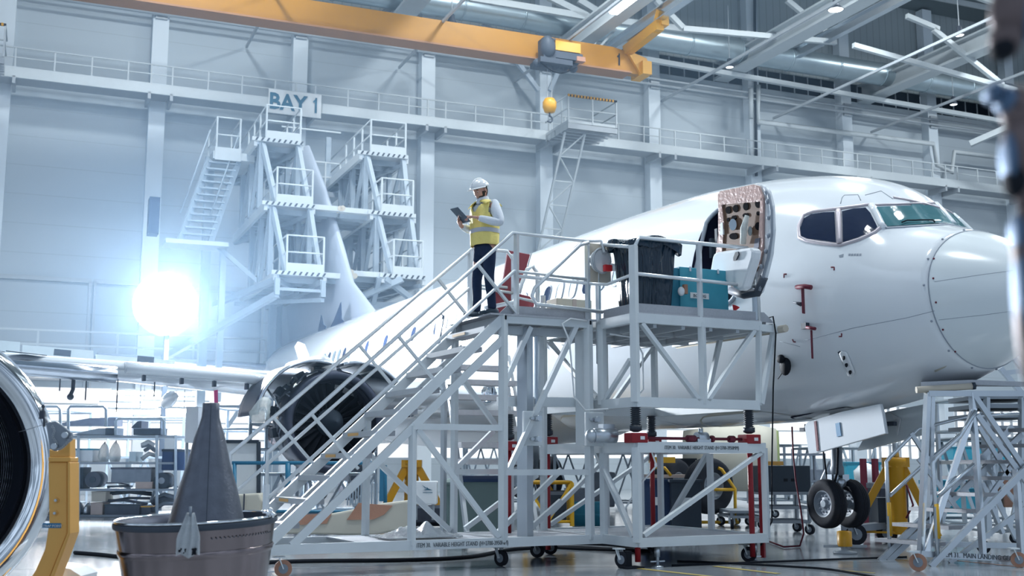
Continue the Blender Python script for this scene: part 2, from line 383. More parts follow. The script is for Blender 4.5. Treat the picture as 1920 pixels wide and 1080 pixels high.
# walkway
t = thing('wall_walkway', 'long white railed catwalk fixed along the back wall', 'catwalk', W(0, 0, 16.3))
mb = MB(); wbox(mb, -30, 60, .5, 1.7, 16.35, 16.45); mb.build('deck', 'grey_steel', t, world=True)
mb = MB(); wbox(mb, -30, 60, 1.66, 1.76, 16.28, 16.72); mb.build('fascia', 'beam_white', t, world=True)
mb = MB(); wbox(mb, -30, 60, 1.68, 1.73, 17.5, 17.55); mb.build('top_rail', 'beam_white', t, world=True)
mb = MB(); wbox(mb, -30, 60, 1.69, 1.72, 17.1, 17.14); mb.build('mid_rail', 'beam_white', t, world=True)
s = -24.
while s < 42:
    for q in (0.45, 1.9, 3.3, 4.7, 5.6):
        mb = MB(); wbox(mb, s + q - .03, s + q + .03, 1.67, 1.73, 16.4, 17.52); mb.build('post', 'beam_white', t, world=True)
    mb = MB(); wbox(mb, s - .5, s - .38, .4, 1.76, 16.05, 16.35); wbox(mb, s + .38, s + .5, .4, 1.76, 16.05, 16.35); mb.build('bracket', 'grey_steel', t, world=True)
    s += 6
# platforms jutting from the walkway
def jut(s0, s1, dend, lab, strip=True, legs=True, z=16.45):
    t = thing('walkway_platform', lab, 'platform', W((s0 + s1) / 2, 3, z))
    mb = MB(); wbox(mb, s0, s1, 1.8, dend, z - .05, z); 
    for k in range(6): dd = 1.9 + (dend - 2) * k / 5; wbox(mb, s0, s1, dd, dd + .12, z - .28, z - .05)
    mb.build('deck', 'grey_steel', t, world=True)
    mb = MB(); wbox(mb, s0, s1, dend - .06, dend, z - .28, z + .12); wbox(mb, s0, s0 + .06, 1.8, dend, z - .28, z + .12); mb.build('edge_frame', 'beam_white', t, world=True)
    for s in (s0 + .03, (s0 + s1) / 2, s1 - .03): MB().bar(W(s, dend, z), W(s, dend, z + 1.25), .06).build('post', 'beam_white', t, world=True)
    for d in (2.4, 3.5): MB().bar(W(s0 + .03, d, z), W(s0 + .03, d, z + 1.25), .05).build('post', 'beam_white', t, world=True)
    for h in (.65, 1.25):
        mb = MB(); mb.path([W(s0, 1.8, z + h), W(s0, dend, z + h), W(s1, dend, z + h), W(s1, 1.8, z + h)], .035, 6); mb.build('rail', 'beam_white', t, world=True)
    if strip:
        mb = MB(); sg = 0
        while s0 + sg * .16 < s1 - .1: wbox(mb, s0 + sg * .16, s0 + sg * .16 + .09, dend - .02, dend + .06, z + 1.2, z + 1.31); sg += 1
        mb.build('hazard_strip', 'yellow', t, world=True); mb = MB(); wbox(mb, s0, s1, dend - .03, dend + .04, z + 1.21, z + 1.3); mb.build('hazard_strip', 'black', t, world=True)
    if legs:
        mb = MB(); a, b = W(s0 + .1, dend - .5, z - .3), W(s0 + .1, .6, z - 5.3); c, e = W(s0 + 1.1, dend - .5, z - .3), W(s0 + 1.1, .6, z - 5.3)
        mb.bar(a, b, .09); mb.bar(c, e, .09)
        for k in range(5):
            p, q = a.lerp(b, k / 5), c.lerp(e, (k + 1) / 5); p2 = c.lerp(e, k / 5)
            mb.bar(p if k % 2 else p2, q if k % 2 else a.lerp(b, (k + 1) / 5), .06); mb.bar(a.lerp(b, (k + 1) / 5), c.lerp(e, (k + 1) / 5), .05)
        mb.build('brace', 'beam_white', t, world=True)
    return t
jut(5.4, 7.9, 4.2, 'railed platform jutting from the catwalk beside the hanging crane hook')
jut(-24, -17.9, 3.6, 'railed platform jutting from the catwalk at its far left end', legs=False)
jut(34.4, 37.5, 4.4, 'railed platform jutting from the catwalk beyond the aircraft nose')
# bay sign
t = thing('bay_sign', 'white sign reading BAY 1 on the catwalk railing', 'sign', W(-6.45, 1.9, 16.2))
wbox(MB(), 0, 0, 0, 0, 0, 0); mb = MB(); wbox(mb, -7.6, -5.32, 1.85, 1.9, 16.0, 17.05); mb.build('board', 'paper', t, world=True)
put_text('lettering', 'BAY', .98, 'sign_teal', W(-6.78, 1.93, 16.2), WD, t, sx=.9, off=.028); figure_one(MB(), W(0, 0, 0), WD, 1, WD); mb = figure_one(MB(), W(-5.62, 1.93, 16.2), WD, .68, -WN); mb.build('numeral', 'sign_teal', t, world=True)
# crane
t = thing('overhead_crane', 'orange yellow overhead crane girder numbered 1 with a hanging hook', 'crane', W(-2, 6, 18.3))
def zz(z0, z1, s0, s1, dd=6): return wbox(MB(), s0, s1, dd - .03, dd + .03, z0, z1)
zb, zt = 18.32, 19.42
mb = MB(); mb.prism([W(-22, 5.97, zb), W(7.9, 5.97, zb), W(7.9, 5.97, zt - .75), W(7.2, 5.97, zt - .1), W(6.6, 5.97, zt), W(-22, 5.97, zt)], (W(0, 6.35, 0) - W(0, 5.97, 0))); mb.build('girder', 'crane_yellow', t, world=True)
mb = MB(); wbox(mb, -22, 7.4, 5.7, 6.6, zb - .07, zb); mb.build('lower_flange', 'flange_paint', t, world=True)
mb = MB(); wbox(mb, 7.9, 8.35, 5.6, 6.7, zb - .05, zb + .55); mb.prism([W(7.2, 5.8, zt - .1), W(7.9, 5.8, zb), W(8.35, 5.8, zb + .45), W(8.2, 5.8, zb + .75)], W(0, 6.5, 0) - W(0, 5.8, 0)); mb.build('end_plate', 'yellow', t, world=True)
figure_one(MB(), W(6.85, 6.37, 18.6), WD, .55, -WN).build('numeral', 'black', t, world=True)
mb = MB(); mb.bar(W(7.35, 6.2, zt - .05), W(7.35, 9.2, zt + .1), .35, .45); mb.bar(W(7.35, 8.8, zt - .1), W(7.35, 9.3, zt + .7), .3, .3); mb.box(W(7.55, 9.1, zt + .35), (.35, .4, .5), RWr); mb.build('end_carriage', 'yellow', t, world=True)
hz = mb = MB(); mb.box(W(3.9, 7.05, 18.72), (1.3, .5, .42), RWr); mb.build('trolley_cover', 'yellow', t, world=True)
mb = MB(); mb.box(W(3.1, 7.0, 18.55), (.55, .6, .9), RWr); mb.ball(W(3.05, 7.2, 18.6), (.34, .34, .5)); mb.box(W(3.9, 7.0, 18.32), (1.5, .6, .3), RWr); mb.box(W(3.4, 6.8, 18.0), (1.5, 1.1, .22), RWr)
for k in range(5): mb.ball(W(2.7 + k * .42, 6.9, 17.95), .2, 8, 6)
mb.build('hoist_trolley', 'dark_steel', t, world=True)
mb = MB(); mb.path([W(2.7 + k * .12, 7.2, 17.9 - .35 * math.sin(PI * k / 14)) for k in range(15)], .035, 6); mb.build('cable_loop', 'black', t, world=True)
mb = MB(); mb.box(W(4.55, 7.2, 18.25), (.4, .3, .2), RWr); mb.build('trolley_motor', 'kraft', t, world=True)
for k in (-.1, .1): MB().bar(W(3.4 + k, 6.6, 16.5), W(3.4 + k, 6.6, 18), .025).build('hoist_rope', 'grey_steel', t, world=True)
mb = MB(); mb.lathe([(0, .0), (.22, .03), (.3, .25), (.3, .45), (.2, .62), (0, .66)], W(3.4, 6.6, 15.95), n=14); hb = mb.build('hook_block', 'yellow', t, world=True)
mb = MB(); mb.path([W(3.4, 6.6, 15.97), W(3.4, 6.6, 15.8)] + [W(3.4 + .13 * math.sin(a), 6.6, 15.67 + .13 * math.cos(a)) for a in [x * .5 for x in range(0, 9)]], .04, 6); mb.build('hook', 'dark_steel', hb, world=True)
t = thing('electric_hoist', 'small orange hoist with a dark motor on the far right wall', 'hoist', W(32.2, 6, 18.6))
mb = MB(); mb.box((0, 0, 0), (.7, .5, .8)); mb.ball((.3, 0, .1), .35); mb.build('housing', 'yellow', t); MB().tube((-.9, 0, .25), (-.3, 0, .1), .16).build('motor', 'dark_steel', t); MB().bar((-3.2, 1.5, -.3), (3.2, -1.5, 2.2), .35, .3).build('carrier_beam', 'beam_white', t)
# lamps
def bay(name, P, label, face='high_bay', r=.3, on=True):
    t = thing(name, label, 'lamp', P)
    MB().lathe([(.06, .45), (.12, .4), (.13, .22), (r, 0), (r - .03, -.02)], n=16).build('shade', 'dark_steel', t)
    MB().lathe([(0, .01), (r - .04, .0)], n=16).build('lamp_face', face, t)
    MB().bar((0, 0, .42), (0, 0, 3.2), .03).build('suspension_rod', 'grey_steel', t); return t
for u, v, d, lab, fc, r in ((1567, 18, 12, 'brightly glowing round high bay lamp under the roof above the cockpit', 'lamp_face', .34), (1368, 126, 3, 'dim high bay lamp at the wall above the open aircraft door', 'high_bay', .22), (1799, 66, 10, 'dim high bay lamp near the roof at the upper right', 'high_bay', .24), (1788, 196, 3, 'dim high bay lamp low against the wall at the right', 'high_bay', .22), (847, 44, 4, 'dim high bay lamp just above the middle of the yellow crane girder', 'high_bay', .24)):
    a = WPX(u, v, d); bay('high_bay_lamp', W(a[0], d, a[1]), lab, fc, r)
a, b = WPX(1150, 22, 9), WPX(1186, -4, 13.5)
t = thing('strip_lamp', 'glowing white strip lamp mounted along the roof beam above the crane', 'lamp', W(a[0], 9, a[1])); c1, c2 = W(a[0], 9, a[1]), W(a[0], 12.5, a[1])
MB().bar(c1, c2, .5, .12).build('housing', 'beam_white', t, world=True); MB().bar(c1 + V((0, 0, -.08)), c2 + V((0, 0, -.08)), .34, .06).build('lamp_face', 'lamp_face', t, world=True)
# small box on the wall
s_, z_ = WPX(563, 127, .1); o = MB().box(W(s_, .1, z_), (.15, .15, .3), RWr).build('wall_switch_box', 'dark_steel'); tag(o, 'tiny dark box on the wall above the BAY 1 sign', 'box')
# fluorescent fittings under the far gallery
for i, (u, v, L) in enumerate(((285, 737, 3.0), (300, 748, 2.6), (270, 760, 3.2), (330, 757, 2.4), (262, 772, 2.2), (345, 770, 1.8))):
    s_, z_ = WPX(u, v, 3 + i * .7); t = thing('fluorescent_lamp', 'glowing white fluorescent tube in the bright row below the wing', 'lamp', W(s_, 3 + i * .7, z_), math.atan2(WD.y, WD.x), 'fluorescent tubes below the wing')
    MB().box((0, 0, .1), (L, .2, .08)).build('housing', 'beam_white', t); MB().tube((-L / 2, 0, 0), (L / 2, 0, 0), .09).build('tube', 'tube_light', t)
    MB().bar((0, 0, .12), (0, 0, 1.2), .03).build('hanger', 'grey_steel', t)
# ================================================================ TAIL DOCKS
def dock(name, label, tiers, depth, side, stairs=False):
    """tiers: list of (s0, s1, d_front, z). side +1: inner bumper toward the fin lies at larger s, -1 at smaller s."""
    s0, s1, d, z = tiers[-1]
    t = thing(name, label, 'scaffold', W((s0 + s1) / 2, d - 2, 0))
    def B(nm, m, fn): mb = MB(); fn(mb); return mb.build(nm, m, t, world=True)
    for i, (s0, s1, d, z) in enumerate(tiers):
        B('deck', 'grey_steel', lambda mb: wbox(mb, s0, s1, d - depth, d, z - .08, z))
        def joists(mb):
            for k in range(8): dd = d - depth + depth * k / 8; wbox(mb, s0, s1, dd, dd + .14, z - .26, z - .08)
            mb.bar(W(s0, d, z - .18), W(s1, d - depth, z - .18), .12); mb.bar(W(s1, d - .2, z - .3), W(s0, d - depth, z - .3), .14)
        B('deck_joists', 'dock_steel', joists)
        B('toe_board', 'beam_white', lambda mb: (wbox(mb, s0 + .3, s1, d, d + .05, z + .02, z + .3)))
        B('edge_beam', 'beam_white', lambda mb: (wbox(mb, s0 - .2, s1 + .1, d, d + .06, z - .12, z + .02), wbox(mb, s0 - .12, s0, d - depth, d, z - .3, z), wbox(mb, s1, s1 + .12, d - depth, d, z - .3, z)))
        def chev(mb):
            q = s0 - .1
            while q < s1: mb.prism([W(q, d + .065, z - .11), W(q + .07, d + .065, z - .11), W(q + .14, d + .065, z + .01), W(q + .07, d + .065, z + .01)], W(0, .01, 0) - W(0, 0, 0)); q += .2
        B('hazard_marking', 'dark_steel', chev)
        for s, dd in ((s0 + .3, d), (s1, d), (s0 + .3, d - 1.2), (s0 + .3, d - 2.4), (s0 + .3, d - 3.6), (s1, d - 1.2), (s1, d - 2.4)):
            B('guard_post', 'beam_white', lambda mb: mb.bar(W(s, dd, z), W(s, dd, z + 1.25), .06))
        for h in (.68, 1.25):
            B('guard_rail', 'beam_white', lambda mb: mb.path([W(s0 + .3, d - depth, z + h), W(s0 + .3, d, z + h), W(s1, d, z + h), W(s1, d - depth + 1.5, z + h)], .03, 6))
        # legs down to the next tier
        zl = tiers[i + 1][3] if i + 1 < len(tiers) else None
        if zl:
            dn = tiers[i + 1][2]; sn0, sn1 = tiers[i + 1][:2]
            for s, sb in ((s0 + .15, s0 + .15), (s1 - .05, s1 - .05)):
                for dd in (d - .1, d - 1.9, d - 3.7): B('leg', 'dock_steel', lambda mb: mb.bar(W(s, dd, z - .1), W(sb, dd, zl), .17))
            B('slanted_brace', 'dock_steel', lambda mb: (mb.bar(W(s0 + .2, d - .05, z - .2), W(sn0 + .35, dn - .3, zl), .16), mb.bar(W(s1 - .05, d - .05, z - .2), W(sn1 - .05, dn - .3, zl), .16)))
            B('cross_brace', 'dock_steel', lambda mb: (mb.bar(W(s0 + .15, d - .3, z - .2), W(s0 + .15, d - 1.8, zl), .12), mb.bar(W(s0 + .15, d - 2, z - .2), W(s0 + .15, d - 3.6, zl), .12), mb.bar(W(s1, d - .4, z - .2), W(s1, d - 2.6, zl), .12), mb.bar(W(s1, d - 3.7, z - .2), W(s1, d - 2., zl), .1), mb.bar(W(s0, d - 3.7, z - .2), W(s1, d - 3.7, zl), .1)))
            # inner bridge toward the fin
        if i > 0:
            e = s1 if side > 0 else s0
            a, b = (e, e + 1.1) if side > 0 else (e - 1.2, e)
            B('fin_bridge', 'beam_white', lambda mb: (wbox(mb, a, b, d - 2.6, d - .1, z - .1, z - .02), wbox(mb, a, b, d - .15, d - .02, z - .12, z + .06)))
            x = b if side > 0 else a
            B('rubber_bumper', 'cardboard', lambda mb: mb.path([W(x, d - 2.8, z), W(x, d, z)], .1, 8))
            def under(mb):
                for k in range(5): wbox(mb, a, b, d - .5 - k * .5, d - .4 - k * .5, z - .26, z - .1)
            B('bridge_joists', 'dock_steel', under)
    return t
def tierpx(u0, u1, v, d): 
    a, b = WPX(u0, v, d), WPX(u1, v + (u1 - u0) * .12, d); return [a[0], b[0], d, a[1]]
D1 = [tierpx(483, 563, 258, 9.5), tierpx(502, 585, 378, 10.6), tierpx(520, 606, 508, 11.6)]
D2 = [tierpx(680, 760, 284, 9.5), tierpx(700, 774, 396, 10.6), tierpx(722, 792, 514, 11.6)]
t1 = dock('tail_dock', 'three tier white dock left of the fin with a stair on its far side', D1, 6.5, 1)
t2 = dock('tail_dock', 'three tier white dock standing right of the fin', D2, 6.5, -1)
def wb(t, nm, m, fn): mb = MB(); fn(mb); return mb.build(nm, m, t, world=True)
# lower trussed arms that carry each dock
s0, s1, d, z = D1[2]
wb(t1, 'trussed_arm', 'dock_steel', lambda mb: [mb.bar(W(s0, d, z - .3), W(s0 - 1, d - 7, z - .3), .2), mb.bar(W(s1, d, z - .3), W(s1 - .5, d - 7, z - .3), .2), mb.bar(W(s0, d, z - .3), W(s1, d - 3, z - .3), .14), mb.bar(W(s1, d, z - .9), W(s0 - .5, d - 5, z - .5), .14), mb.bar(W(s0, d, z - .25), W(s0, d, z - .8), .16), mb.bar(W(s1, d, z - .25), W(s1, d, z - .8), .16), mb.bar(W(s0, d, z - .6), W(s1, d, z - .6), .1), mb.bar(W(s0, d, z - .8), W(s0 - 3, d - 5, z - 2.6), .2)])
wb(t1, 'support_column', 'dock_steel', lambda mb: [mb.bar(W(s0 - 1.6, d - 5.5, 0), W(s0 - 1.6, d - 5.5, D1[0][3]), .3), mb.bar(W(s0 + 1, d - 5.8, 0), W(s0 + 1, d - 5.8, D1[0][3]), .25), mb.bar(W(s0 - 1.6, d - 5.5, 1), W(s0 + 1, d - 5.8, 5), .15)])
s0, s1, d, z = D2[2]
wb(t2, 'trussed_arm', 'dock_steel', lambda mb: [mb.bar(W(s0 - .2, d, z - .1), W(s0 - .2, d - 1, z - 1.2), .16), mb.bar(W(s0 + .6, d + .1, z - .15), W(s0 - 1.6, d - 1.2, z - 1.2), .2), mb.bar(W(s0, d, z - .15), W(s1 + .2, d - .6, z - 1.0), .18), mb.bar(W(s0 - 1.4, d - 1, z - 1.0), W(s1 + .2, d - .6, z - 1.0), .24), mb.bar(W(s0 - .2, d - .6, z - 1.6), W(s1 + 1., d - .6, z - .4), .3, .2), mb.bar(W(s0 - 1.6, d - 1, z - 1.2), W(s0 + .6, d - .6, z - 1.75), .2)])
wb(t2, 'support_column', 'dock_steel', lambda mb: [mb.bar(W(s1 - .6, d - 5.8, 0), W(s1 - .6, d - 5.8, D2[0][3]), .3), mb.bar(W(s0, d - 5.8, 0), W(s0, d - 5.8, D2[0][3]), .25)])
# access stair on the far left of the left dock
dA = 8.0; sA = WPX(408, 285, dA)[0]; sB = WPX(452, 285, dA)[0]; zt_ = WPX(420, 283, dA)[1]
wb(t1, 'landing', 'beam_white', lambda mb: [wbox(mb, sA - .15, sB + .5, dA - 2.2, dA, zt_ - .3, zt_ - .02), wbox(mb, sA - .1, sB, dA, dA + .05, zt_ - .35, zt_ + .12)])
for s in (sA - .05, sB - .05): 
    for q in (dA, dA - 2): wb(t1, 'guard_post', 'beam_white', lambda mb: mb.bar(W(s, q, zt_), W(s, q, zt_ + 1.25), .06))
for h in (.6, 1.25): wb(t1, 'guard_rail', 'beam_white', lambda mb: mb.path([W(sA - .05, dA - 2.2, zt_ + h), W(sA - .05, dA, zt_ + h), W(sB - .05, dA, zt_ + h), W(sB - .05, dA - 2.2, zt_ + h)], .03, 6))
pa, pb = (W(sA - .25, dA - .2, zt_ - .3), W(sB - .05, dA - .2, zt_ - .3)); dn = W(-1.0, .5, 0) - W(0, 0, 0) + V((0, 0, -3.3))
for p in (pa, pb): wb(t1, 'stringer', 'dock_steel', lambda mb: mb.bar(p, p + dn, .08, .22))
for p in (pa, pb): wb(t1, 'stair_handrail', 'dock_steel', lambda mb: mb.path([p + V((0, 0, 1.1)), p + dn + V((0, 0, 1.1))], .03, 6))
for k in range(13):
    f = (k + .5) / 13; wb(t1, 'tread', 'dock_steel', lambda mb: mb.bar(pa + dn * f, pb + dn * f, .25, .05))
wb(t1, 'lower_landing', 'beam_white', lambda mb: mb.bar(pa + dn - WD * .5, pb + dn + WD * .6, 1.1, .15))
wb(t1, 'landing_post', 'dock_steel', lambda mb: [mb.bar(pb + dn + WD * .5, (pb + dn + WD * .5) * 1 - V((0, 0, 5.5)), .2), mb.bar(pb + dn + WD * .3 , W(D1[2][0], D1[2][2] - 3, D1[2][3]), .15)])
o = MB().box(pa + dn - WD * .9 + V((0, 0, .9)), (.35, .6, 1.3), RWr).build('control_cabinet', 'navy'); tag(o, 'dark blue cabinet at the foot of the tail dock stair', 'cabinet')
# gallery between docks
t = thing('link_gallery', 'railed grey gallery behind the fin between the two tail docks', 'platform', W(D1[0][1], 4, 0)); g0, g1, zg = D1[0][1] + .2, D2[0][0] + .3, WPX(620, 360, 5)[1]
wb(t, 'deck', 'grey_steel', lambda mb: wbox(mb, g0, g1, 3.6, 5, zg - .2, zg))
for h in (.6, 1.2, 2.5): wb(t, 'guard_rail', 'beam_white', lambda mb: wbox(mb, g0, g1, 4.95, 5, zg + h - .03, zg + h + .03))
for k in range(5): q = g0 + (g1 - g0) * k / 4; wb(t, 'guard_post', 'beam_white', lambda mb: wbox(mb, q - .03, q + .03, 4.95, 5.02, zg, zg + 1.2))
wb(t, 'support_column', 'dock_steel', lambda mb: (wbox(mb, g0 + .2, g0 + .4, 4, 4.2, 0, zg + 2.5), wbox(mb, g1 - .4, g1 - .2, 4, 4.2, 0, zg + 2.5)))
# far gallery rails low on the left, behind the wing
t = thing('low_gallery', 'white railed gallery above the glowing panels behind the wing', 'platform', W(-14, 2, 5)); 
for h in (5.2, 5.75, 6.3): wb(t, 'guard_rail', 'beam_white', lambda mb: wbox(mb, -19, -7.4, 2.0, 2.08, h - .04, h + .04))
for k in range(5): q = -19 + 11.6 * k / 4; wb(t, 'guard_post', 'beam_white', lambda mb: wbox(mb, q - .04, q + .04, 2.0, 2.08, 4.6, 6.3))
wb(t, 'deck', 'grey_steel', lambda mb: wbox(mb, -19, -7.4, .15, 2.1, 4.5, 4.66))
# floodlight behind the wing
fp = ony(310, 570, 31)
t = thing('floodlight', 'blindingly bright round floodlight on a mast behind the left wing', 'lamp', (fp.x, fp.y, 0))
ax = (EYE + V((2.5, 4, 2.5)) - fp).normalized(); 
MB().bar((0, .25, 0), (0, .25, fp.z), .12).build('mast', 'dark_steel', t)
MB().lathe([(.25, -.5), (.6, -.3), (.82, 0), (.86, .03), (.86, .0)], fp - V((fp.x, fp.y, 0)), ax, 32).build('reflector', 'alu', t)
MB().lathe([(0, .02), (.80, .0)], fp - V((fp.x, fp.y, 0)), ax, 32).build('lamp_face', mat('flood_face', (1, 1, 1), emit=(.93, .97, 1), es=60.), t)
for a_ in (0, 2.1, 4.2): MB().bar((0, .25, 1.0), (1.1 * math.cos(a_), .25 + 1.1 * math.sin(a_), .05), .06).build('leg', 'dark_steel', t)
# ================================================================ AIRLINER  (local: x aft, y starboard, z up)
AP = V((6.426, 13.39, 0)); ARZ = math.radians(90 + 25.3); ZC = 3.84
air = thing('airliner', 'white airliner on jacks with its right forward door open and engine cowls raised', 'aircraft', AP, ARZ)
AM = world_of(air); AI = AM.inverted(); AIR3 = AI.to_3x3()
ST = [(0,-.55,-.55,0.0,-.55),(.03,-.43,-.67,.12,-.55),(.10,-.32,-.79,.23,-.55),(.25,-.17,-.95,.38,-.55),(.6,.05,-1.17,.62,-.52),(1.0,.25,-1.38,.84,-.47),(1.5,.43,-1.56,1.05,-.4),(1.75,.53,-1.63,1.14,-.36),(2.15,.93,-1.72,1.27,-.3),(2.5,1.20,-1.78,1.37,-.25),(2.9,1.38,-1.84,1.47,-.2),(3.4,1.53,-1.9,1.57,-.15),(4.0,1.66,-1.95,1.67,-.08),(5.0,1.81,-1.99,1.79,-.03),(6.5,1.94,-2.0,1.88,0),(9,2,-2,1.88,0),(26,2,-2,1.88,0),(29,2,-1.75,1.85,.1),(32,2.0,-1.1,1.65,.45),(35,1.95,-.3,1.2,.85),(37.5,1.75,.45,.7,1.1),(39,1.5,.9,.3,1.2),(39.3,1.25,1.15,.05,1.2)]
def cr(x, k):
    # monotone-ish cubic interpolation of station data
    for i in range(len(ST) - 1):
        if ST[i][0] <= x <= ST[i + 1][0]: break
    a, b = ST[i], ST[i + 1]; h = b[0] - a[0]; t = (x - a[0]) / h
    if x < .25 or x > 38: return a[k] + (b[k] - a[k]) * t
    def sl(j):
        if j <= 0 or j >= len(ST) - 1: return 0
        d0 = (ST[j][k] - ST[j-1][k]) / (ST[j][0] - ST[j-1][0]); d1 = (ST[j+1][k] - ST[j][k]) / (ST[j+1][0] - ST[j][0])
        return 0 if d0 * d1 <= 0 else 2 * d0 * d1 / (d0 + d1)
    m0, m1 = sl(i) * h, sl(i + 1) * h
    return (2*t**3-3*t*t+1)*a[k] + (t**3-2*t*t+t)*m0 + (-2*t**3+3*t*t)*b[k] + (t**3-t*t)*m1
def ring(x, n=64, k=0.):
    T, B, Wd, zw = (cr(x, j) for j in (1, 2, 3, 4)); out = []
    for i in range(n):
        th = 2 * PI * i / n; c, s = math.cos(th), math.sin(th)
        z = zw + ((T - zw) if s > 0 else (zw - B)) * s
        p = V((x, (Wd + k) * c, ZC + z)); out.append(p + V((0, 0, k * s)))
    return out
def frange(a, b, n): return [a + (b - a) * i / n for i in range(n + 1)]
SEAM = 1.15
xs_r = frange(0, .1, 4) + frange(.13, SEAM, 14)
MB().loft([ring(x) for x in xs_r], caps=False).build('radome', 'radome_white', air)
xs_f = frange(SEAM, 6.5, 50) + frange(6.8, 26, 40) + frange(26.5, 39.3, 26)
fm = MB(); fm.loft([ring(x) for x in xs_f], caps=True)
fus = fm.build('fuselage', 'skin_white', air)
allm = MB(); allm.loft([ring(x, 96) for x in xs_r + xs_f[1:]], caps=False)
bvh = BVHTree.FromPolygons([tuple(p) for p in allm.v], allm.f)
def cast(u, v, off=0.):
    o = AI @ EYE; d = (AIR3 @ ray(u, v)).normalized(); h = bvh.ray_cast(o, d)
    if h[0] is None: return None
    n = h[1] if h[1].dot(d) < 0 else -h[1]; return h[0] + n * off
def apl(u, v, y):   # point on the local vertical plane y = const
    o = AI @ EYE; d = AIR3 @ ray(u, v); return o + d * ((y - o.y) / d.y)
# door opening cut into the skin
def rrect(x0, x1, z0, z1, r, n=6):
    P = []
    for cx, cz, a0 in ((x1 - r, z1 - r, 0), (x0 + r, z1 - r, 90), (x0 + r, z0 + r, 180), (x1 - r, z0 + r, 270)):
        for i in range(n + 1): a = math.radians(a0 + 90 * i / n); P.append((cx + r * math.cos(a), cz + r * math.sin(a)))
    return P
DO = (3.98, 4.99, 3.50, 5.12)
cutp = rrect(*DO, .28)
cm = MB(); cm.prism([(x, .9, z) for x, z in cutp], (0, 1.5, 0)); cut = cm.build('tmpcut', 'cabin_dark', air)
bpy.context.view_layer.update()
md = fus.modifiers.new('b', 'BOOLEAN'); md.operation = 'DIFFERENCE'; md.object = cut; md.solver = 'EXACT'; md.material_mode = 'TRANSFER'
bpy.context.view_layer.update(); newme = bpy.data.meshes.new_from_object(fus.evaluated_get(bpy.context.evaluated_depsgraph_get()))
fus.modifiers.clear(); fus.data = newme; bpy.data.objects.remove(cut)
def ysurf(x, z):
    T, B, Wd, zw = (cr(x, j) for j in (1, 2, 3, 4)); q = (z - ZC - zw) / ((T - zw) if z - ZC > zw else (zw - B)); return Wd * math.sqrt(max(0, 1 - q * q))
def hoop(poly, off, w, name, m, par=air, close=True):
    mb = MB(); mb.path([(x, ysurf(x, z) + off, z) for x, z in poly], w, 6, closed=close); return mb.build(name, m, par)
hoop(cutp, .0, .035, 'door_frame', 'seam')
mb = MB()
for q in range(5): mb.box((4.2 + .15 * q, 1.3, 4.9 - .12 * q), (.06, .5, .3))
mb.build('galley_panel', 'charcoal', air); MB().bar((4.0, 1.2, 3.75), (4.8, 1.2, 3.75), .2, .4).build('galley_counter', 'charcoal', air)
# patches conformal to the skin
def patch(poly, name, m, off=.004, par=air, cuts=3, solid=0, mirror=False):
    bm = bmesh.new(); f = bm.faces.new([bm.verts.new((u, v, 0)) for u, v in poly]); bmesh.ops.triangulate(bm, faces=bm.faces)
    for _ in range(cuts): bmesh.ops.subdivide_edges(bm, edges=bm.edges, cuts=1, use_grid_fill=True)
    bmesh.ops.triangulate(bm, faces=bm.faces); mb = MB(); idx = {}; vs = []
    for w in bm.verts:
        p = cast(w.co.x, w.co.y, off); idx[w.index if False else w] = len(vs); vs.append(p)
    fs = [tuple(idx[w] for w in f.verts) for f in bm.faces if all(vs[idx[w]] is not None for w in f.verts)]
    vs = [p or V((0, 0, 0)) for p in vs]; bm.free(); mb.add(vs, fs, True); o = mb.build(name, m, par, solid=solid)
    if mirror: mb2 = MB().add([V((p.x, -p.y, p.z)) for p in vs], fs, True); mb2.build(name, m, par, solid=solid)
    return o
def spath(pts, r, name, m, off=0., par=air, step=8, mirror=False, close=False):
    P = []; q = pts + [pts[0]] if close else pts
    for (a, b), (c, d) in zip(q, q[1:]):
        n = max(1, int(math.hypot(c - a, d - b) / step))
        for i in range(n): P.append(cast(a + (c - a) * i / n, b + (d - b) * i / n, off))
    if not close: P.append(cast(*pts[-1], off))
    P = [p for p in P if p is not None]; mb = MB().path(P, r, 6, closed=close)
    if mirror: MB().path([V((p.x, -p.y, p.z)) for p in P], r, 6, closed=close).build(name, m, par)
    return mb.build(name, m, par)
# cockpit glazing
W3 = [(1503, 443), (1501, 428), (1508, 410), (1522, 402), (1545, 399), (1565, 398), (1568, 455), (1540, 451), (1515, 448)]
W2 = [(1579, 397), (1600, 392), (1623, 390), (1632, 400), (1645, 426), (1640, 432), (1610, 445), (1581, 455)]
W1 = [(1643, 389), (1690, 387), (1751, 385), (1766, 398), (1784, 418), (1730, 421), (1664, 425), (1652, 410)]
for P, m in ((W3, 'glass_dark'), (W2, 'glass_dark'), (W1, 'glass_teal')):
    patch(P, 'cockpit_window', m, .010, cuts=4, mirror=True)
spath([(1499, 445), (1498, 424), (1507, 404), (1525, 397), (1570, 392), (1630, 384), (1637, 394), (1652, 426), (1640, 436), (1612, 449), (1576, 460), (1540, 456), (1512, 451)], .028, 'window_frame', 'win_frame', .0, close=True, mirror=True)
spath([(1572, 395), (1575, 458)], .045, 'window_post', 'win_frame', .0, mirror=True)
spath([(1634, 385), (1645, 405), (1656, 428)], .05, 'window_post', 'skin_white', .0, mirror=True)
spath([(1640, 385), (1755, 381)], .018, 'windshield_rail', 'win_frame', .005, mirror=True)
spath([(1660, 428), (1788, 421)], .014, 'windshield_sill', 'seam', .0, mirror=True)
spath([(1754, 382), (1768, 396), (1789, 421)], .04, 'window_post', 'skin_white', .0)
spath([(1690, 421), (1700, 417), (1748, 417), (1752, 421)], .010, 'wiper', 'black', .035)
mb = MB(); a, b, c = cast(1790, 414, .03), cast(1818, 424, .12), cast(1838, 431, .09); 
if a and b and c: mb.path([a, b, c], .02, 6); mb.ball(c, .04)
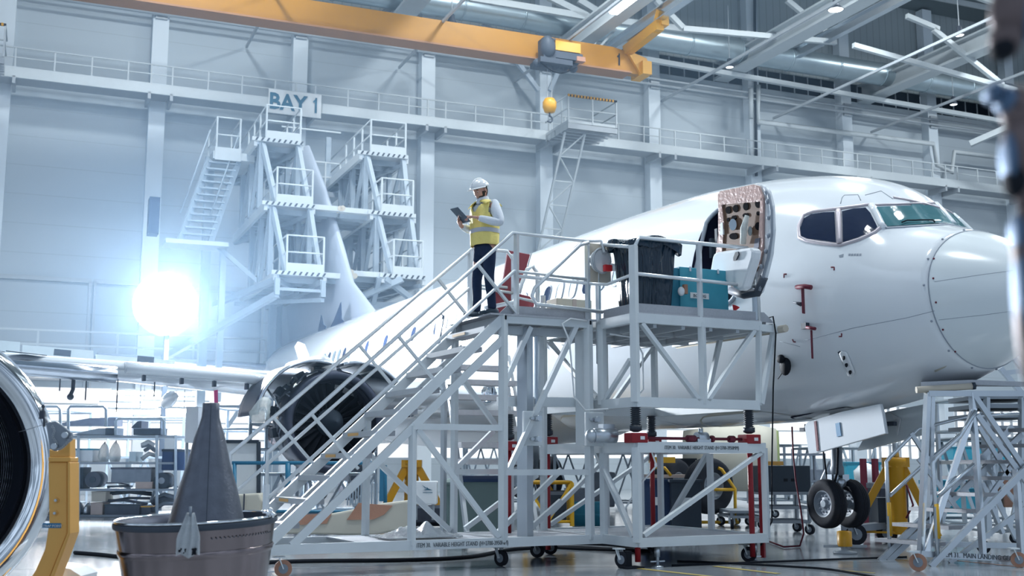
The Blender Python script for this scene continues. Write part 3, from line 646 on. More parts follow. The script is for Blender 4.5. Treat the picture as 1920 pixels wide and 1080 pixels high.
mb.build('wiper', 'black', air)
spath([(1576, 382), (1579, 370), (1583, 366), (1609, 365), (1614, 376)], .006, 'escape_panel_line', 'seam', .0)
spath([(1622, 366), (1652, 358), (1674, 373)], .006, 'escape_panel_line', 'seam', .0)
p = cast(1752, 372, 0); 
if p: MB().ball(p + V((0, 0, .05)), (.07, .05, .09)).build('beacon', 'chrome', air)
p = cast(1742, 368, 0)
if p: MB().ball(p + V((0, 0, .05)), (.05, .04, .07)).build('beacon', 'helmet', air)
# radome joint and faint skin seams
MB().path(ring(SEAM, 64, .001), .008, 5, closed=True).build('radome_joint', 'seam', air)
for k in range(14):
    th = 2 * PI * k / 14 + .2; r_ = ring(SEAM + .05, 28, .004)[int(k * 2)]
    MB().ball(r_, .016, 6, 4).build('radome_screw', 'seam', air)
for pts, w in (([(1508, 639), (1600, 615), (1700, 596), (1752, 583)], .004), ([(1752, 528), (1840, 515), (1900, 507)], .003), ([(1760, 600), (1850, 590), (1900, 583)], .003), ([(1462, 640), (1500, 650)], .003)):
    spath(pts, w, 'skin_seam', 'seam', .0)
# small markings, probes and access panels on the nose
for pts in ([(1470, 521), (1470, 514), (1475, 514)], [(1558, 501), (1564, 501), (1564, 507)], [(1486, 636), (1488, 641), (1492, 641)], [(1573, 631), (1578, 631), (1578, 625)]):
    spath(pts, .010, 'corner_marking', 'maroon', .0, step=2)
for x0 in range(5): patch([(1591 + x0 * 5, 476), (1595 + x0 * 5, 475.6), (1595 + x0 * 5, 479.6), (1591 + x0 * 5, 480)], 'stencil_mark', 'seam', .003, cuts=1)
patch([(1573, 479), (1582, 476), (1581, 482), (1574, 483)], 'stencil_mark', 'seam', .003, cuts=1)
mb = MB(); mb.path([cast(1500, 539, .07), cast(1518, 538, .11), cast(1530, 540, .10)], .032, 8); a = cast(1512, 541, .08); mb.bar(a, a + V((0, 0, -.34)), .07, .015); mb.build('pitot_cover', 'maroon', air)
MB().tube(cast(1499, 539, 0), cast(1501, 539, .09), .03).build('pitot_probe', 'alu', air)
MB().path([cast(1492, 566, .05), cast(1508, 570, .07)], [.008, .03], 8).build('angle_vane', 'dark_steel', air)
MB().box(cast(1513, 610, .04), (.1, .06, .08)).build('pitot_probe', 'charcoal', air)
mb = MB(); mb.path([cast(1519, 611, .08), cast(1537, 613, .10)], .022, 8); a = cast(1527, 616, .07); mb.bar(a, a + V((0, 0, -.38)), .045, .012); mb.build('pitot_cover', 'maroon', air)
patch([(1575, 662), (1578, 658), (1586, 658), (1590, 662), (1604, 696), (1603, 701), (1597, 704), (1591, 702)], 'access_cover', 'helmet', .02, solid=.02, cuts=2)
patch([(1571, 660), (1576, 657), (1593, 702), (1590, 703), (1588, 698)], 'access_cover_edge', 'charcoal', .01, cuts=1)
for (u, v) in ((1584, 668), (1589, 681), (1596, 694)): MB().ball(cast(u, v, .035), (.03, .012, .035), 8, 6).build('cover_latch', 'black', air)
mb = MB(); mb.ball(cast(1466, 671, .03), (.08, .04, .06)); mb.ball(cast(1476, 683, .05), (.11, .05, .13)); mb.path([cast(1474, 690, .05), cast(1462, 706, .05)], .008, 5); mb.build('exposed_valve', 'black', air)
patch([(1752, 694), (1776, 685), (1772, 689), (1753, 698)], 'scuff_mark', 'primer', .003, cuts=1)
for k, (u, v) in enumerate(((1751, 485), (1750, 522), (1755, 567), (1768, 618), (1791, 659))): MB().ball(cast(u, v, .002), .014, 6, 4).build('radome_screw', 'maroon', air)
# cabin windows
for k in range(46):
    x = 7.1 + .508 * k; z = ZC + .48; P = rrect(x - .125, x + .125, z - .18, z + .18, .115, 4)
    f = MB().add([V((a, ysurf(a, b) + .012, b)) for a, b in P], [tuple(range(len(P)))]).build('cabin_window', 'glass_dark' if k % 7 in (2, 5) else 'duct', air)
    if k < 8: MB().path([(a, ysurf(a, b) + .005, b) for a, b in P], .012, 5, closed=True).build('window_surround', 'seam', f)
# opened service door: inner face turned outboard, ahead of its opening
door = thing('service_door', None, None); door.parent = air; del_props = None
yd = 2.30
def dp(u, v, y=yd): p = apl(u, v, y); return p
out = [(1348, 366), (1352, 359), (1370, 353), (1415, 345), (1428, 346), (1439, 356), (1446, 385), (1448, 430), (1444, 475), (1436, 508), (1425, 548), (1412, 557), (1378, 558), (1362, 545), (1346, 480), (1350, 440)]
mb = MB(); mb.prism([dp(*q) for q in out], (0, -.07, 0)); mb.build('door_shell', 'skin_white', door, bevel=.02)
mb = MB(); mb.prism([dp(*q, yd + .012) for q in [(1348, 366), (1352, 359), (1415, 346), (1426, 349), (1434, 370), (1433, 378), (1358, 384), (1350, 400)]], (0, .03, 0)); mb.build('insulation_wrap', 'wrap_pink', door, bevel=.01)
mb = MB(); mb.prism([dp(*q, yd + .012) for q in [(1350, 400), (1356, 384), (1360, 420), (1357, 470), (1353, 505), (1345, 480), (1350, 440)]], (0, .03, 0)); mb.build('insulation_wrap', 'wrap_pink', door); mb = MB(); mb.prism([dp(*q, yd + .012) for q in [(1429, 372), (1434, 372), (1433, 470), (1426, 500), (1424, 490)]], (0, .03, 0)); mb.build('insulation_wrap', 'wrap_pink', door)
mb = MB(); mb.prism([dp(*q, yd + .01) for q in [(1356, 385), (1430, 371), (1430, 440), (1424, 500), (1400, 545), (1380, 552), (1354, 500), (1359, 440)]], (0, .015, 0)); mb.build('inner_frame', 'tan_panel', door)
def hole(u, v, ru, rv, m='hole_black', nm='lightening_hole', d=.035):
    c = dp(u, v, yd + d); e = dp(u + ru, v, yd + d) - c; g = dp(u, v + rv, yd + d) - c
    mb = MB(); P = [c + e * math.cos(a * PI / 8) + g * math.sin(a * PI / 8) for a in range(16)]; mb.prism(P, (0, -.012, 0)); return mb.build(nm, m, door)
for h in ((1365, 394, 5, 7), (1379, 391, 5, 7), (1398, 387, 5, 7.5), (1421, 382, 5.5, 8), (1365, 412, 2.5, 4), (1421, 400, 3, 4), (1376, 408, 5, 4), (1398, 404, 6, 4.5), (1421, 424, 5.5, 7.5), (1375, 443, 8, 6), (1421, 452, 2.5, 3.5), (1417, 461, 2.5, 3)): hole(*h)
hole(1374, 421, 7, 11, 'chrome', 'latch_cover', .05); hole(1406, 433, 4, 9, 'chrome', 'latch_gear', .05)
mb = MB(); mb.path([dp(1401, 404, yd + .08), dp(1395, 428, yd + .1), dp(1393, 458, yd + .08)], [.03, .05, .04], 8); mb.build('door_handle', 'cloth_bag', door)
mb = MB(); mb.prism([dp(*q, yd + .02) for q in [(1354, 418), (1358, 417), (1359, 440), (1353, 441)]], (0, .03, 0)); mb.build('bright_tag', 'paper', door)
mb = MB(); mb.prism([dp(*q, yd + .03) for q in [(1418, 448), (1427, 446), (1424, 470), (1414, 472)]], (0, .02, 0)); mb.build('hinge_plate', 'inlet_dark', door)
# curved outer edge strip with rollers
mb = MB(); E = [(1434, 352), (1442, 366), (1447, 395), (1447, 440), (1441, 482), (1430, 520), (1424, 545)]; mb.path([dp(*q, yd + .02) for q in E], .022, 6); mb.build('seal_strip', 'seam', door)
for (u, v) in ((1438, 361), (1440, 378), (1442, 408), (1441, 442), (1437, 471), (1428, 500)): MB().ball(dp(u - 1, v, yd + .03), (.025, .03, .035), 8, 6).build('latch_roller', 'seam', door)
# slide pack cover at the foot of the door
mb = MB(); mb.prism([dp(*q, yd + .32) for q in [(1336, 476), (1343, 472), (1407, 463), (1413, 468), (1411, 485), (1393, 542), (1384, 546), (1376, 541), (1330, 510)]], (0, -.14, 0)); sp = mb.build('slide_pack_cover', 'helmet', door, bevel=.04)
mb = MB(); mb.prism([dp(*q, yd + .33) for q in [(1381, 473), (1386, 472), (1387, 477), (1382, 488), (1377, 489), (1377, 483)]], (0, .02, 0)); mb.build('window_slot', 'charcoal', sp)
mb = MB(); mb.path([dp(1372, 545, yd), dp(1395, 552, yd + .1), dp(1420, 549, yd), dp(1432, 520, yd)], .06, 8); mb.build('girt_bar', 'dark_steel', door)
mb = MB(); mb.bar((3.95, 1.75, 3.7), (3.6, yd - .1, 3.8), .08); mb.bar((3.95, 1.75, 4.7), (3.6, yd - .1, 4.7), .08); mb.build('hinge_arm', 'grey_steel', door)
# fin, tailplane
def foil(c0, c1, z0f, n=14, th=.1):
    pass
def wingsec(xle, chord, y, z, th, n=12, vert=False, drop=0.):
    P = []
    for i in range(2 * n):
        if i < n: t = i / n; s = 1
        else: t = 1 - (i - n) / n; s = -1
        x = t * t if t < 1 else 1; 
        yt = 5 * th * chord * (.2969 * math.sqrt(x) - .126 * x - .3516 * x * x + .2843 * x**3 - .1036 * x**4)
        if vert: P.append(V((xle + x * chord, y + s * yt, z)))
        else: P.append(V((xle + x * chord, y, z + s * yt - drop * x * chord)))
    return P
MB().loft([wingsec(a, c, 0, z, t, vert=True) for a, c, z, t in ((24.3, 12.9, 5.5, .03), (25.2, 12, 6.05, .04), (27.5, 9.9, 7.25, .06), (28.7, 8.8, 8.6, .08), (31.2, 6.6, 11.3, .09), (33.6, 4.2, 13.5, .09))]).build('fin', mat('fin_paint', (.46, .52, .62), .3, 0, .05, 1.5), air)
for sg in (1, -1):
    MB().loft([wingsec(a, c, sg * y, z, .09) for a, c, y, z in ((33.2, 4.4, .6, 4.75), (37.0, 1.8, 7.0, 5.35))]).build('tailplane', 'fin_paint', air)
# tail emblem patches
for P in ([(596, 628), (600, 605), (603, 590), (607, 608), (612, 612), (608, 625), (600, 630)], [(614, 625), (627, 600), (640, 566), (641, 597), (646, 603), (636, 609), (624, 618)]):
    mb = MB(); mb.prism([apl(u, v, .62) for u, v in P], (0, .02, 0)); mb.build('tail_emblem', 'navy', air)
# wings
def wx(y): return 12.2 + (y - 1.9) * .53
def wc(y): return 7.2 - (y - 1.2) * .62 if y < 5.8 else 4.35 - (y - 5.8) * .245
def wz(y): return 2.90 + (y - 5.5) * .095
for sg in (1, -1):
    MB().loft([wingsec(wx(y), wc(y), sg * y, wz(y), .12 if y < 6 else .11, drop=-.01) for y in (1.2, 3, 4.5, 5.8, 8, 10.5, 13, 15.5, 17.2)]).build('wing', 'skin_white', air)
# drooped slats on the right wing
def slat(y0, y1, m, dz=-.16, dx=-.28, r=.16):
    mb = MB(); R = []
    for i in range(9):
        y = y0 + (y1 - y0) * i / 8; c = V((wx(y) + dx, y, wz(y) + dz)); R.append([c + V((r * 2.3 * math.cos(a), 0, r * math.sin(a) + (.10 if math.cos(a) > 0 else 0) * math.cos(a))) for a in [2 * PI * k / 14 for k in range(14)]])
    return mb.loft(R).build('slat', m, air)
slat(8.75, 16.5, 'chrome_brushed', -.20, -.35, .17); slat(5.9, 8.55, 'skin_white', -.02, -.12, .12)
for y in (6.3, 6.9, 7.5, 8.2): MB().box((wx(y) - .12, y, wz(y) - .17), (.18, .06, .16)).build('slat_track', 'dark_steel', air)
for y in (10.2, 11.0): mb = MB(); mb.bar((wx(y) - .1, y, wz(y) + .12), (wx(y) + .4, y + .4, wz(y) + .2), .5, .02); mb.build('access_opening', 'charcoal', air)
for y, L in ((9.2, .5), (9.7, .35), (7.9, .3), (10.6, .7), (8.6, .7)): MB().bar((wx(y) + .6, y, wz(y) - .2), (wx(y) + .6, y, wz(y) - .2 - L), .02).build('static_wick', 'dark_steel', air)
mb = MB(); a = V((wx(9.45) + .5, 9.45, wz(9.45) - .2)); mb.ball(a, (.25, .15, .1)); mb.path([a, a + V((.05, 0, -.3)), a + V((-.05, .05, -.42))], .04, 6); mb.ball(a + V((-.05, .05, -.46)), .07); mb.build('exposed_actuator', 'dark_steel', air)
for y in (4.2, 7.2, 10.5):   # flap track fairings
    mb = MB(); mb.loft([[V((wx(y) + wc(y) * .55 + 2.6 * t, y + .14 * math.sin(t * PI) * math.cos(a), wz(y) - .32 - .1 * t + .2 * math.sin(t * PI) * math.sin(a))) for a in [k * PI / 5 for k in range(10)]] for t in [.02, .15, .35, .6, .85, .98]]); mb.build('flap_fairing', 'skin_white', air)
# wing to body fairing and belly
def fring(x, k):
    return [V((x, (2.05 * k + .0) * math.cos(a), 2.28 + .62 * k * math.sin(a))) for a in [2 * PI * i / 32 for i in range(32)]]
MB().loft([fring(x, k) for x, k in ((10.6, .3), (11.3, .72), (12.5, .98), (14, 1.06), (18.5, 1.06), (20.5, .9), (22.5, .4))]).build('wing_body_fairing', mat('fairing_paint', (.60, .62, .64), .3, 0, .12, 1), air)
for x, s in ((5.6, 1.0), (9.5, 1.6)):
    P = [V((x + s * math.cos(a) * 1.3, .2 + s * .6 * math.sin(a), 0)) for a in [k * PI / 10 for k in range(20)]]
    vs = []
    for p in P: T, B, Wd, zw = (cr(p.x, j) for j in (1, 2, 3, 4)); vs.append(V((p.x, p.y, ZC + zw - (zw - B) * math.sqrt(max(0, 1 - (p.y / Wd) ** 2)) - .006)))
    MB().add(vs, [tuple(range(20))]).build('belly_primer_patch', 'primer', air)
mb = MB(); mb.lathe([(.0, 0), (.16, .02), (.2, .1)], (11.75, 2.0, 2.6), (-.4, .9, .1), 16); mb.build('landing_light', 'chrome', air)
# engine with open cowls (right wing)
ex, ey, ez = 13.0, 4.83, 2.05
en = thing('engine', None, None, (ex, ey, ez)); en.parent = air
def lx(mb, prof, c=(0, 0, 0), n=40): return mb.lathe(prof, c, (1, 0, 0), n)
lx(MB(), [(.80, .3), (.86, .0), (.98, -.03), (1.03, .1), (1.02, 1.0), (.86, 1.3)]).build('fan_case', 'inlet_dark', en)
lx(MB(), [(.82, .02), (.80, .9)]).build('inner_barrel', 'junk_dark', en)
lx(MB(), [(0, -.05), (.1, .05), (.2, .22), (.28, .4)]).build('spinner', 'charcoal', en)
lx(MB(), [(0, .68), (.8, .70)]).build('added_fan_backing_disc', 'hole_black', en)  # black disc added to stop light showing between the fan blades
mb = MB()
for k in range(24):
    a = 2 * PI * k / 24; c, s = math.cos(a), math.sin(a); c2, s2 = math.cos(a + .17), math.sin(a + .17)
    mb.add([V((.45, .2 * c, .2 * s)), V((.62, .2 * c2, .2 * s2)), V((.55, .79 * c2, .79 * s2)), V((.35, .79 * c, .79 * s))], [(0, 1, 2, 3)])
mb.build('fan_blades', 'black', en, solid=.01)
lx(MB(), [(.62, 1.1), (.66, 2.0), (.55, 3.0), (.42, 3.8), (.5, 3.9)]).build('core_casing', 'titanium', en)
for a0, nm in ((.25, 1), (1.35, -1)):
    mb = MB(); n = 18; sgn = 1 if nm == 1 else -1; R = []
    hinge = V((0, sgn * .15, 1.12)); rot = Matrix.Rotation(sgn * .38, 3, 'X')
    for i in range(7):
        x = -.05 + 1.6 * i / 6; row = []
        for k in range(n + 1):
            a = PI / 2 - sgn * (.12 + 1.75 * k / n); p = V((x, 1.16 * math.cos(a), 1.16 * math.sin(a))); p = hinge + rot @ (p - hinge); row.append(p)
        R.append(row)
    mb.loft(R, closed_u=False); c_ = mb.build('fan_cowl', 'inlet_dark', en, solid=.05)
    mb = MB(); mb.path([p + V((-.01, 0, 0)) for p in R[0]], .035, 6); mb.path(R[-1], .03, 6); mb.build('cowl_edge', 'chrome_brushed', c_)
    mb = MB()
    for k in (3, 7, 11, 15): mb.path([R[i][k] * .985 for i in range(7)], .025, 5)
    mb.build('cowl_stiffener', 'grey_steel', c_)
    MB().tube((.3, sgn * 1.0, .2), R[2][12], .02).build('hold_open_rod', 'alu', en)
mb = MB()
for k in range(26):
    a = random.uniform(-.3, PI + .3); x = random.uniform(.1, 1.4); r = 1.05; b = a + random.uniform(-.5, .5)
    mb.path([(x, r * math.cos(a), r * math.sin(a)), (x + .1, (r + .04) * math.cos((a + b) / 2), (r + .04) * math.sin((a + b) / 2)), (x + random.uniform(-.3, .5), r * math.cos(b), r * math.sin(b))], random.uniform(.012, .035), 6)
mb.build('pipework', 'junk_mid', en)
mb = MB()
for k in range(9): a = -.2 + k * .4; mb.box((.6 + .2 * (k % 3), 1.08 * math.cos(a), 1.08 * math.sin(a)), (.25, .16, .18), Matrix.Rotation(a, 3, 'X'))
mb.build('accessory_box', 'charcoal', en)
mb = MB(); mb.loft([[V((x, .18 * w_ * math.cos(a), z + .35 * h_ * math.sin(a))) for a in [k * PI / 6 for k in range(12)]] for x, z, w_, h_ in ((.2, 1.05, .3, .4), (1, 1.15, 1, .8), (2.2, 1.15, 1, .9), (3.8, 1.2, .7, .8))]); mb.build('pylon', 'skin_white', en)
# lifted panel seen just left of the tail cone
mb = MB(); mb.prism([apl(u, v, 3.2) for u, v in [(557, 650), (563, 641), (572, 645), (580, 665), (583, 690), (570, 690)]], (0, .08, 0)); mb.build('raised_spoiler', 'skin_white', air, bevel=.02)
mb = MB(); mb.prism([apl(u, v, 2.1) for u, v in [(819, 664), (818, 640), (823, 600), (829, 589), (834, 592), (830, 615), (825, 655)]], (0, .06, 0)); mb.build('exit_hatch', 'charcoal', air)
mb = MB(); mb.prism([apl(u, v, 2.17) for u, v in [(822, 640), (826, 605), (831, 598), (828, 618)]], (0, .01, 0)); mb.build('exit_hatch_pane', 'paper', air)
# nose gear
ng = thing('nose_gear', None, None, (4.0, 0, 0)); ng.parent = air
def tyre(name, P, r, w, hubr, par, ax=(0, 1, 0)):
    o = MB().lathe([(hubr, -w * .36), (r * .80, -w * .5), (r * .93, -w * .44), (r, -w * .25), (r, w * .25), (r * .93, w * .44), (r * .80, w * .5), (hubr, w * .36)], P, ax, 40).build(name, 'rubber', par)
    a = V(ax)
    h = MB(); h.lathe([(0, -w * .3), (hubr * .3, -w * .32), (hubr * .35, -w * .2), (hubr * .85, -w * .22), (hubr * .92, -w * .36), (hubr * 1.03, -w * .36)], P, ax, 24); h.lathe([(0, w * .3), (hubr * .3, w * .32), (hubr * .35, w * .2), (hubr * .85, w * .22), (hubr * .92, w * .36), (hubr * 1.03, w * .36)], P, ax, 24); h.build('wheel_hub', 'hub_grey', o)
    b = MB(); t_ = V((0, 0, 1)); x_ = a.cross(t_).normalized()
    for k in range(10):
        an = 2 * PI * k / 10
        for sg in (-1, 1): b.ball(V(P) + a * sg * w * .22 + (x_ * math.cos(an) + t_ * math.sin(an)) * hubr * .62, hubr * .08, 6, 4)
    b.build('hub_bolt', 'seam', o)
    g = MB()
    for q in (-.15, 0, .15): g.path([V(P) + a * (w * q) + (x_ * math.cos(2 * PI * k / 36) + t_ * math.sin(2 * PI * k / 36)) * (r + .001) for k in range(36)], .004, 4, closed=True)
    g.build('tread_groove', 'black', o); return o
tyre('nose_wheel', (0, .21, .655), .345, .22, .19, ng); tyre('nose_wheel', (0, -.21, .655), .345, .22, .19, ng)
MB().tube((0, -.28, .655), (0, .28, .655), .05, 12).build('axle', 'alu', ng)
MB().path([(0, 0, .66), (0, 0, 1.1)], .055, 14).build('oleo_piston', 'chrome', ng)
MB().lathe([(.06, 0), (.1, .02), (.1, .12), (.085, .15), (.085, .9), (.12, 1.0)], (0, 0, 1.05), (0, 0, 1), 16).build('gear_strut', 'hub_grey', ng)
mb = MB(); mb.path([(.12, 0, 1.25), (.32, 0, 1.0), (.1, 0, .72)], .035, 8); mb.build('torque_link', 'alu', ng)
mb = MB(); mb.box((-.02, .1, 1.0), (.1, .12, .14)); mb.box((-.02, -.1, 1.0), (.1, .12, .14)); mb.lathe([(0, 0), (.06, 0), (.075, -.06)], (-.12, .0, .95), (-1, 0, 0), 12); mb.build('taxi_light', 'alu', ng)
mb = MB(); mb.path([(-.1, .08, 1.8), (-.2, .14, 1.4), (-.12, .1, 1.1), (-.05, .16, .8)], .018, 6); mb.path([(.1, -.05, 1.8), (.16, .1, 1.4), (.1, .1, 1.0)], .014, 6); mb.build('hydraulic_hose', 'black', ng)
mb = MB(); mb.bar((-.05, 0, 1.75), (-.9, .0, 1.85), .12); mb.bar((0, .12, 1.72), (.3, .3, 1.75), .1); mb.bar((-.9, -.3, 1.78), (.4, -.3, 1.78), .06); mb.bar((-.9, .3, 1.72), (.4, .3, 1.72), .06); mb.build('drag_brace', 'dark_steel', ng)
mb = MB(); mb.box((-.1, 0, 2.28), (1.5, .7, .3)); mb.build('wheel_well', 'cabin_dark', ng)
for P, y, m, nm in (([(1508, 799), (1514, 791), (1580, 771), (1650, 757), (1655, 775), (1661, 813), (1600, 830), (1530, 850), (1516, 851)], .46, 'skin_white', 1), ([(1650, 776), (1691, 767), (1753, 755), (1759, 762), (1759, 809), (1633, 842), (1611, 845)], -.46, 'radome_white', 0)):
    mb = MB(); mb.prism([apl(u, v, y) for u, v in P], (0, -.05 if y > 0 else .05, 0)); g = mb.build('gear_door', m, air, bevel=.01)
    if nm:
        mb = MB(); mb.prism([apl(u, v, y + .012) for u, v in [(1526, 790), (1530, 789), (1535, 845), (1531, 846)]], (0, -.01, 0)); mb.build('red_stripe', 'maroon', g)
        mb = MB(); mb.prism([apl(u, v, y + .012) for u, v in [(1566, 794), (1574, 792), (1577, 817), (1569, 819)]], (0, -.01, 0)); mb.build('registration_patch', 'blue_label', g)
mb = MB(); mb.prism([apl(u, v, -.40) for u, v in [(1673, 775), (1690, 785), (1684, 817), (1679, 790)]], (0, .02, 0)); mb.build('door_link', 'paper', air)
for y0, y1, h in ((7.3, 8.9, .34), (8.95, 10.4, .42), (10.45, 13.5, .48)):
    mb = MB(); a, b = V((wx(y0) + 1.9, y0, wz(y0) + .1)), V((wx(y1) + 1.9, y1, wz(y1) + .1)); up_ = V((.35, 0, h)); mb.prism([a, b, b + up_, a + up_], (.04, 0, 0)); sp_ = mb.build('raised_spoiler', 'duct_pale', air)
    MB().bar(a + V((-.02, .5, .3)), a + V((-.02, .85, .32)), .03, .14).build('cutout', 'charcoal', sp_)
for sg in (1,):
    P = []
    for x, y in rrect(3.25, 4.55, -.42, .42, .1, 3): T, B, Wd, zw = (cr(x, j) for j in (1, 2, 3, 4)); P.append(V((x, y, ZC + zw - (zw - B) * math.sqrt(1 - (y / Wd) ** 2) - .008)))
    MB().add(P, [tuple(range(len(P)))]).build('wheel_well_shade', 'cabin_dark', air)  # dark patch on the uncut belly, painted as the shaded well interior
# main gear
for sg in (-1, 1):
    g = thing('main_gear', None, None, (19.6, sg * 2.86, 0)); g.parent = air
    tyre('main_wheel', (0, .43, .87), .56, .4, .28, g); tyre('main_wheel', (0, -.43, .87), .56, .4, .28, g)
    MB().path([(0, 0, .87), (0, 0, 2.6)], .12, 14).build('gear_strut', 'hub_grey', g); MB().bar((0, 0, 1.6), (0, -sg * 1.3, 2.5), .1).build('side_brace', 'hub_grey', g)
    MB().tube((0, -.5, .87), (0, .5, .87), .07).build('axle', 'alu', g)
# ================================================================ MAINTENANCE STAND (local: x along the front, y away, z up)
SA = math.atan2(.45, .893)
st = thing('maintenance_stand', 'white steel stair and platform stand the man is standing on', 'stand', (1.49, 14.0, 0), SA)
SM = world_of(st); SI = SM.inverted(); SI3 = SI.to_3x3()
def sp(u, v, b):
    o = SI @ EYE; d = SI3 @ ray(u, v); return o + d * ((b - o.y) / d.y)
def B(nm, m, fn, par=None, **k): mb = MB(); fn(mb); return mb.build(nm, m, par or st, **k)
def fb(nm, p, q, w=.07, h=None, m='white_steel', par=None): return B(nm, m, lambda mb: mb.bar(p, q, w, h), par)
zb, zd, zm, zc = .30, 2.98, 1.42, 1.96
F0, F1 = .77, 1.97          # front / back of the stair unit
B0, B1 = 0., 2.35           # front / back of the platform unit
AR = 1.92
# --- stair unit base and deck
for b in (F0, F1):
    fb('base_beam', (-4.35, b, zb), (0, b, zb), .06, .11)
for a in (-4.3, -1.4, -.2): fb('base_crossbeam', (a, F0, zb), (a, F1, zb), .06, .1)
B('base_deck', 'plate', lambda mb: mb.box((-1.6, 1.37, zb + .04), (3.2, 1.15, .02)))
for b in (F0, F1):
    fb('deck_beam', (-1.55 if b == F1 else -1.44, b, zd), (-.16, b, zd), .07, .11)
fb('deck_beam', (-1.4, F0, zd), (-1.4, F1, zd), .07, .1); fb('deck_beam', (-.2, F0, zd), (-.2, F1, zd), .07, .1)
for a in (-1.1, -.8, -.5): fb('deck_joist', (a, F0, zd - .02), (a, F1, zd - .02), .04, .08, 'grey_steel')
B('deck_plate', 'plate', lambda mb: mb.box((-.85, 1.37, zd + .045), (1.5, 1.3, .02)))
B('toe_board', 'plate', lambda mb: mb.prism([(-1.46, F0 + .02, zd + .05), (-.2, F0 + .02, zd + .05), (-.2, F0 + .02, zd + .17), (-1.33, F0 + .02, zd + .17)], (0, .015, 0)))
for a in (-1.4, -.2): fb('post', (a, F0, zb), (a, F0, zd + .05), .085)
fb('post', (-1.51, F1, zb), (-1.51, F1, zd)); fb('post', (-.2, F1, zb), (-.2, F1, zd))
fb('post', (-2.57, F0, zb), (-2.57, F0, 1.66)); fb('post', (-2.70, F1, zb), (-2.70, F1, 1.75)); fb('post', (-.7, F1, zb), (-.7, F1, 1.6))
fb('cross_rail', (-2.57, F0, 1.65), (-1.4, F0, 1.65)); fb('cross_rail', (-1.4, F0, 1.12), (-.2, F0, 1.12)); fb('cross_rail', (-1.51, F1, 1.12), (-.2, F1, 1.12))
for p, q in (((-2.51, F0, 1.62), (-1.46, F0, .36)), ((-.37, F0, 2.95), (-1.33, F0, 1.14)), ((-2.68, F1, 1.35), (-1.56, F1, .38)), ((-1.51, F1, 2.45), (-.9, F1, 1.7)), ((-.95, F1, 1.65), (-1.5, F1, 1.15)), ((-1.35, F1, .4), (-.3, F1, 1.08)), ((-1.35, F0 + .05, 2.2), (-1.0, F0 + .05, 2.9))):
    fb('diagonal_brace', p, q, .06)
for p, q in (((-1.2, 1.4, .34), (-.25, 1.4, 1.15)), ((-.75, 1.5, .34), (-.2, 1.5, .75))): fb('diagonal_brace', p, q, .06)
# end caps
for (a, z) in ((-1.4, zd + .01), (-.2, zd + .01)): B('end_cap', 'black', lambda mb: mb.box((a, F0 - .045, z), (.045, .012, .05)))
# --- lifting masts with bolted clamp plates
for a, z0 in ((-1.03, .34), (-.2, 1.45)):
    bb = F0 + .14
    B('mast', 'alu' if a < -1 else 'white_steel', lambda mb: mb.bar((a, bb, z0), (a, bb, 2.9), .15, .13))
    B('clamp_plate', 'white_steel', lambda mb: mb.box((a + .04, F0 - .06 if a > -1 else F0 + .02, 1.65), (.26, .05, .42)), bevel=.01)
    for z in (1.52, 1.77): B('clamp_bolt', 'alu', lambda mb: mb.tube((a + .04, F0 - .05, z), (a + .04, F0 - .17, z), .035, 8).tube((a - .02, F0 - .05, z), (a - .02, F0 - .12, z), .02, 6))
fb('mast_rail', (-.88, F0 + .1, 1.95), (-.88, F0 + .1, 2.8), .05, .05, 'bright_alu')
fb('mast_bridge', (-1.35, F0 + .25, 1.98), (0, F0 + .25, 2.0), .07, .12)
fb('mast_bridge', (-1.35, F0 + .1, 2.85), (0, F0 + .25, 2.87), .07, .1, 'grey_steel')
# --- stairs
aT, zT, aBt, zBt = -1.4, 2.99, -4.27, .34
for b in (F0, F1):
    fb('stringer', (aBt, b, zBt), (aT, b, zT), .05, .12)
    fb('stringer', (aBt + .3, b, zBt), (aT, b, zT - .26), .05, .09)
N = 10
for k in range(N):
    f = (k + .75) / (N + .4); a = aBt + (aT - aBt) * f; z = zBt + (zT - zBt) * f + .02
    o = B('stair_tread', 'tread', lambda mb: mb.box((a + .06, (F0 + F1) / 2, z), (.24, F1 - F0 - .04, .06)))
    B('nosing', 'grey_steel', lambda mb: mb.box((a - .062, (F0 + F1) / 2, z), (.01, F1 - F0 - .04, .065)), o)
    if k in (0, 1, 3, 4, 9): B('tread_label', 'sticker', lambda mb: mb.box((a - .07, F1 - .42, z), (.004, .38, .035)), o)
# handrails
def hr(b, da, ext):
    dz = 1.05; e = V((aT - aBt, 0, zT - zBt)).normalized(); lo = V((aBt + da, b, zBt + 1.0)); top = V((-1.27 + da * .0, b, 4.06))
    P = [V((lo.x, b, .95)), lo, top] + ext
    B('handrail', 'rail', lambda mb: mb.path(P, .024, 8))
    lo2 = V((lo.x + .02, b, .85)); t2 = top + V((.02, 0, -.48)); B('mid_rail', 'rail', lambda mb: mb.path([lo2, t2] + ([p + V((0, 0, -.5)) for p in ext[:1]]), .022, 8))
    fb('rail_foot', (lo.x, b, .42), (lo.x, b, 1.0), .05, .05, 'rail'); B('foot_sleeve', 'red', lambda mb: mb.tube((lo.x, b, .5), (lo.x, b, .68), .03))
    for f in (.16, .50, .84):
        p = lo.lerp(top, f); q = p + V((e.z, 0, -e.x)) * .83; fb('rail_strut', p, q, .045, .03)
    return top
hr(F0, 0, [V((-.22, F0, 4.05)), V((-.02, F0 - .05, 4.06)), V((.0, F0 - .1, 3.9))]); hr(F1, -.12, [V((-.75, F1, 4.07)), V((-.65, F1, 3.95)), V((-.65, F1, 3.45)), V((-.3, F1, 3.4))])
for a, b in ((-1.22, F0), (-.2, F0), (-1.3, F1), (-.65, F1), (-.2, F1)): fb('guard_post', (a, b, zd), (a, b, 4.04 if (a, b) != (-.2, F1) else 3.5), .05, .05, 'rail')
